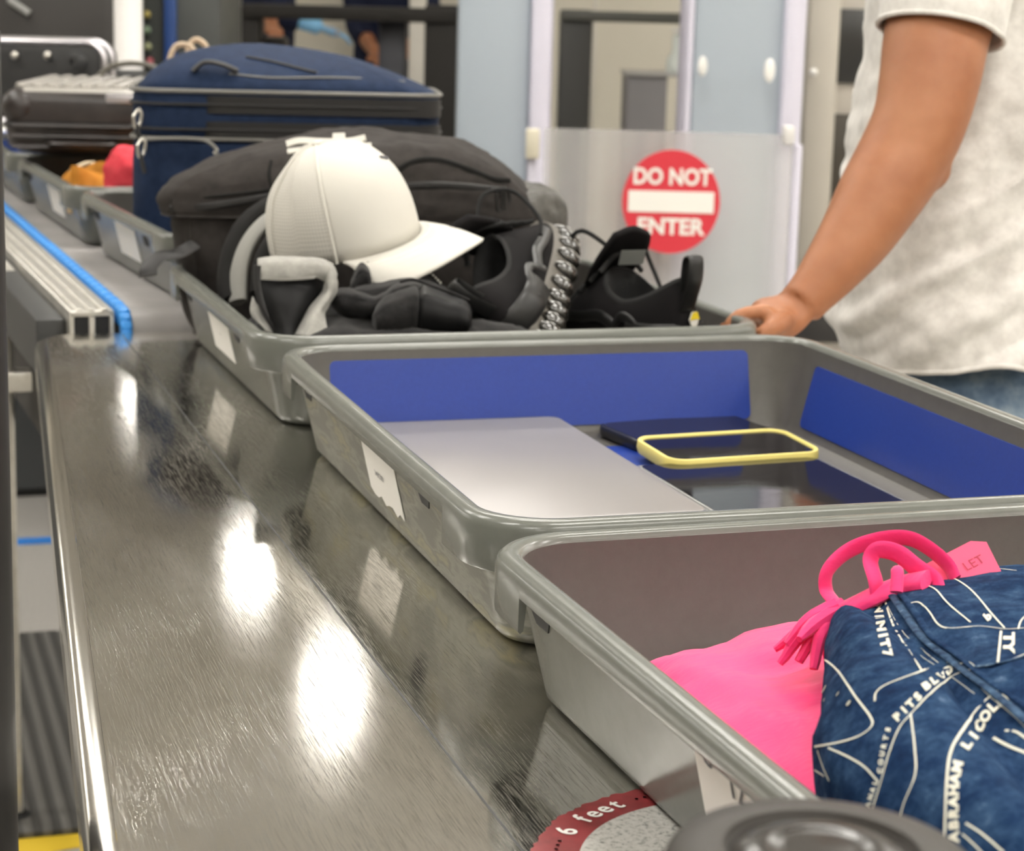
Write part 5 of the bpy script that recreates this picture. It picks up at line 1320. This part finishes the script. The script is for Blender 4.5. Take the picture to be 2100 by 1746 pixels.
# body: near arm as in the photograph, far arm forward, neck and head
arm = [(1950, -190, 2.54, .045), (1946, -90, 2.47, .055), (1936, 0, 2.40, .0610), (1918, 90, 2.375, .0595), (1905, 170, 2.36, .0565), (1885, 250, 2.35, .0530), (1850, 325, 2.345, .0515), (1805, 400, 2.33, .0480), (1757, 480, 2.315, .0415), (1706, 550, 2.30, .0335), (1665, 600, 2.29, .0272), (1640, 628, 2.285, .0255)]
armg = tube([tuple(P(x, y, d)) + (r,) for x, y, d, r in arm], .05, 26, 6, 1)
gs = [armg, sphere(P(1900, 345, 2.35), .028, 12)]
def hp(x, y, d): return P(x, y, d)
# palm and fingers closing on the far rim of the bin
palm = tube([tuple(hp(1640, 628, 2.285)) + (.024,), tuple(hp(1612, 645, 2.28)) + (.030,), tuple(hp(1585, 655, 2.275)) + (.033,), tuple(hp(1560, 660, 2.27)) + (.029,)], .03, 18, 4, .62, tuple(Z * .7 - VF * .3))
gs.append(palm)
for k, (x, y, d, s) in enumerate(((1558, 640, 2.245, .96), (1552, 645, 2.262, 1.05), (1556, 652, 2.28, 1.0), (1566, 660, 2.298, .85))):
    a = hp(x, y, d)
    gs.append(finger([hp(x + 24, y + 2, d), a, a - Rz * .024 * s - Z * .006, a - Rz * .034 * s - Z * .024 * s, a - Rz * .026 * s - Z * .042 * s], .0098 - .0005 * k, .0072))
gs.append(finger([hp(1612, 652, 2.255), hp(1590, 668, 2.235), hp(1570, 682, 2.228), hp(1552, 690, 2.228)], .0125, .0085))
SH = P(1990, -140, 2.62)                     # shoulder centre
neck = P(1965, -330, 2.62)
gs.append(limb([(P(1985, 650, 2.62), .12), (P(1985, 300, 2.62), .115), (P(1990, 0, 2.62), .12), (P(1985, -200, 2.62), .085), (neck, .058), (neck + Z * .08 - Rz * .012, .056)], 24))
far = SH + Fz * .17
gs.append(limb([(SH - Fz * .08 - Z * .02, .05), (SH, .07), (far, .062), (far - Z * .15 + Rz * .02, .052), (far - Z * .29 + Rz * .04, .044), (far - Z * .42 + Rz * .02, .034), (far - Z * .53, .026)], 20))
hw = far - Z * .55
gs.append(tube([tuple(hw + Z * .02) + (.026,), tuple(hw - Z * .03) + (.036,), tuple(hw - Z * .07) + (.034,)], .03, 16, 4, .5, tuple(Fz)))
for k in range(4): b0 = hw - Z * .07 + Rz * (-.026 + .0175 * k); gs.append(finger([b0 + Z * .01, b0 - Z * .03 - Fz * .004, b0 - Z * (.055 - .004 * abs(k - 1.5)) - Fz * .012, b0 - Z * .072 - Fz * .024], .0095, .007))
gs.append(finger([hw - Z * .02 - Rz * .03, hw - Z * .045 - Rz * .05, hw - Z * .07 - Rz * .055], .012, .009))
hd = neck + Z * .175 - Rz * .02
hg, ey, pu, li, ha = head_geo(hd, -Rz * .95 + Fz * .3)
gs.append(hg)
bo = body_obj(gs, 'body', SKIN, man, .0042, 5)
obj('eyes', ey, EYE, man); obj('pupils', pu, PUP, man); obj('lips', li, LIP, man); obj('hair', wrinkle(ha, .006, 40, 2, 5), HAIR, man)

# --- two staff far behind, seen between the posts of the black frame
NVU = weave('dark_navy_uniform', (.018, .022, .045), .85, 600, .3, .2)
GRT = weave('grey_trousers', (.34, .33, .32), .85, 600, .3, .2)
GLV = mat('light_blue_glove', (.22, .50, .78), .5)
def staff(bx, d, face, label, shirt_m, trouser_m, hands, glove=None):
    b = P(bx, 100, d); b.z = 0
    f = Vector(face); f.z = 0; f.normalize(); s = Z.cross(f)
    t = thing('person', label, 'person', b)
    gs = [limb([(b + Z * .95, .11), (b + Z * 1.2, .12), (b + Z * 1.40, .10), (b + Z * 1.47, .056), (b + Z * 1.56, .054)], 20)]
    for i, sg_ in enumerate((-1, 1)):
        shd = b + Z * 1.42 + s * .18 * sg_; hnd = hands[i]; el = (shd + hnd) / 2 - Z * .10 - f * .04 + s * .05 * sg_
        w_ = hnd; dr2 = (hnd - el).normalized()
        gs.append(limb([(b + Z * 1.40, .08), (shd, .06), ((shd + el) / 2, .048), (el, .043), ((el + hnd) / 2, .038), (hnd, .026)], 16))
        u2 = Z.cross(dr2).normalized()
        hs_ = [tube([tuple(hnd) + (.025,), tuple(hnd + dr2 * .05) + (.038,), tuple(hnd + dr2 * .09) + (.034,)], .03, 14, 3, .5)]
        for k in range(4): o_ = hnd + dr2 * .085 + u2 * (-.026 + .0175 * k); hs_.append(finger([o_, o_ + dr2 * .03, o_ + dr2 * .055 - Z * .012, o_ + dr2 * .065 - Z * .026], .010, .007))
        hs_.append(finger([hnd + dr2 * .03 - u2 * .03, hnd + dr2 * .06 - u2 * .05, hnd + dr2 * .08 - u2 * .052], .012, .009))
        if glove and i == glove[0]: body_obj([limb([(hnd - dr2 * .10, .040), (hnd + dr2 * .01, .034)], 14)] + hs_, 'glove', GLV, t, .006, 3)
        gs += hs_
        sv = limb([(b + Z * 1.40 + s * .06 * sg_, .10), (shd, .078), ((shd + el) / 2, .066), (el, .056), (el + (hnd - el) * .5, .050)], 20); obj('sleeve', wrinkle(sv, .005, 14), shirt_m, t)
    hg, ey, pu, li, ha = head_geo(b + Z * 1.64, f); gs.append(hg)
    body_obj(gs, 'body', SKIN, t, .008, 4); obj('hair', wrinkle(ha, .006, 40, 2, 5), HAIR, t); obj('eyes', ey, EYE, t); obj('pupils', pu, PUP, t); obj('lips', li, LIP, t)
    tr = loft([ell(b + Z * z, a, c_, 40, s, f, 2.3) for z, a, c_ in ((.93, .165, .115), (1.05, .165, .12), (1.2, .18, .125), (1.36, .185, .12), (1.44, .13, .09), (1.48, .065, .06))]); obj('uniform_shirt', wrinkle(tr, .006, 12), shirt_m, t)
    for sg_ in (-1, 1): obj('trouser_leg', wrinkle(limb([(b + Z * .97 + s * .07 * sg_, .098), (b + Z * .75 + s * .09 * sg_, .088), (b + Z * .48 + s * .095 * sg_, .070), (b + Z * .08 + s * .10 * sg_, .062)], 20), .005, 12), trouser_m, t)
    obj('hips', loft([ell(b + Z * z, a, c_, 32, s, f, 2.3) for z, a, c_ in ((.82, .15, .10), (.90, .165, .115), (1.0, .165, .115))]), trouser_m, t)
    for sg_ in (-1, 1):
        fm = Matrix.Translation(b + s * .10 * sg_ + f * .04 + Z * .002) @ Matrix.Rotation(math.atan2(f.y, f.x), 4, 'Z')
        obj('shoe', xf(loft([[Vector((x, y, (.075 + .03 * t_) * s_ ** .8)) for x, y, t_ in foot_outline(-.12, .16 - .10 * s_ ** 1.2, 1 - .4 * s_ ** 2, 32)] for s_ in [k / 6 for k in range(7)]]), fm), BLACK, t)
    return t
staff(548, 9.35, VR, 'person in grey trousers and dark shirt with one light blue glove, behind the black frame', NVU, GRT, [P(652, 55, 9.1), P(560, 58, 8.8)], (0,))
staff(795, 9.85, -VR * .4 - VF, 'person in dark navy uniform standing behind the right part of the black frame', NVU, NVU, [P(770, 110, 9.5), P(826, 115, 9.5)])
#@@SPLIT
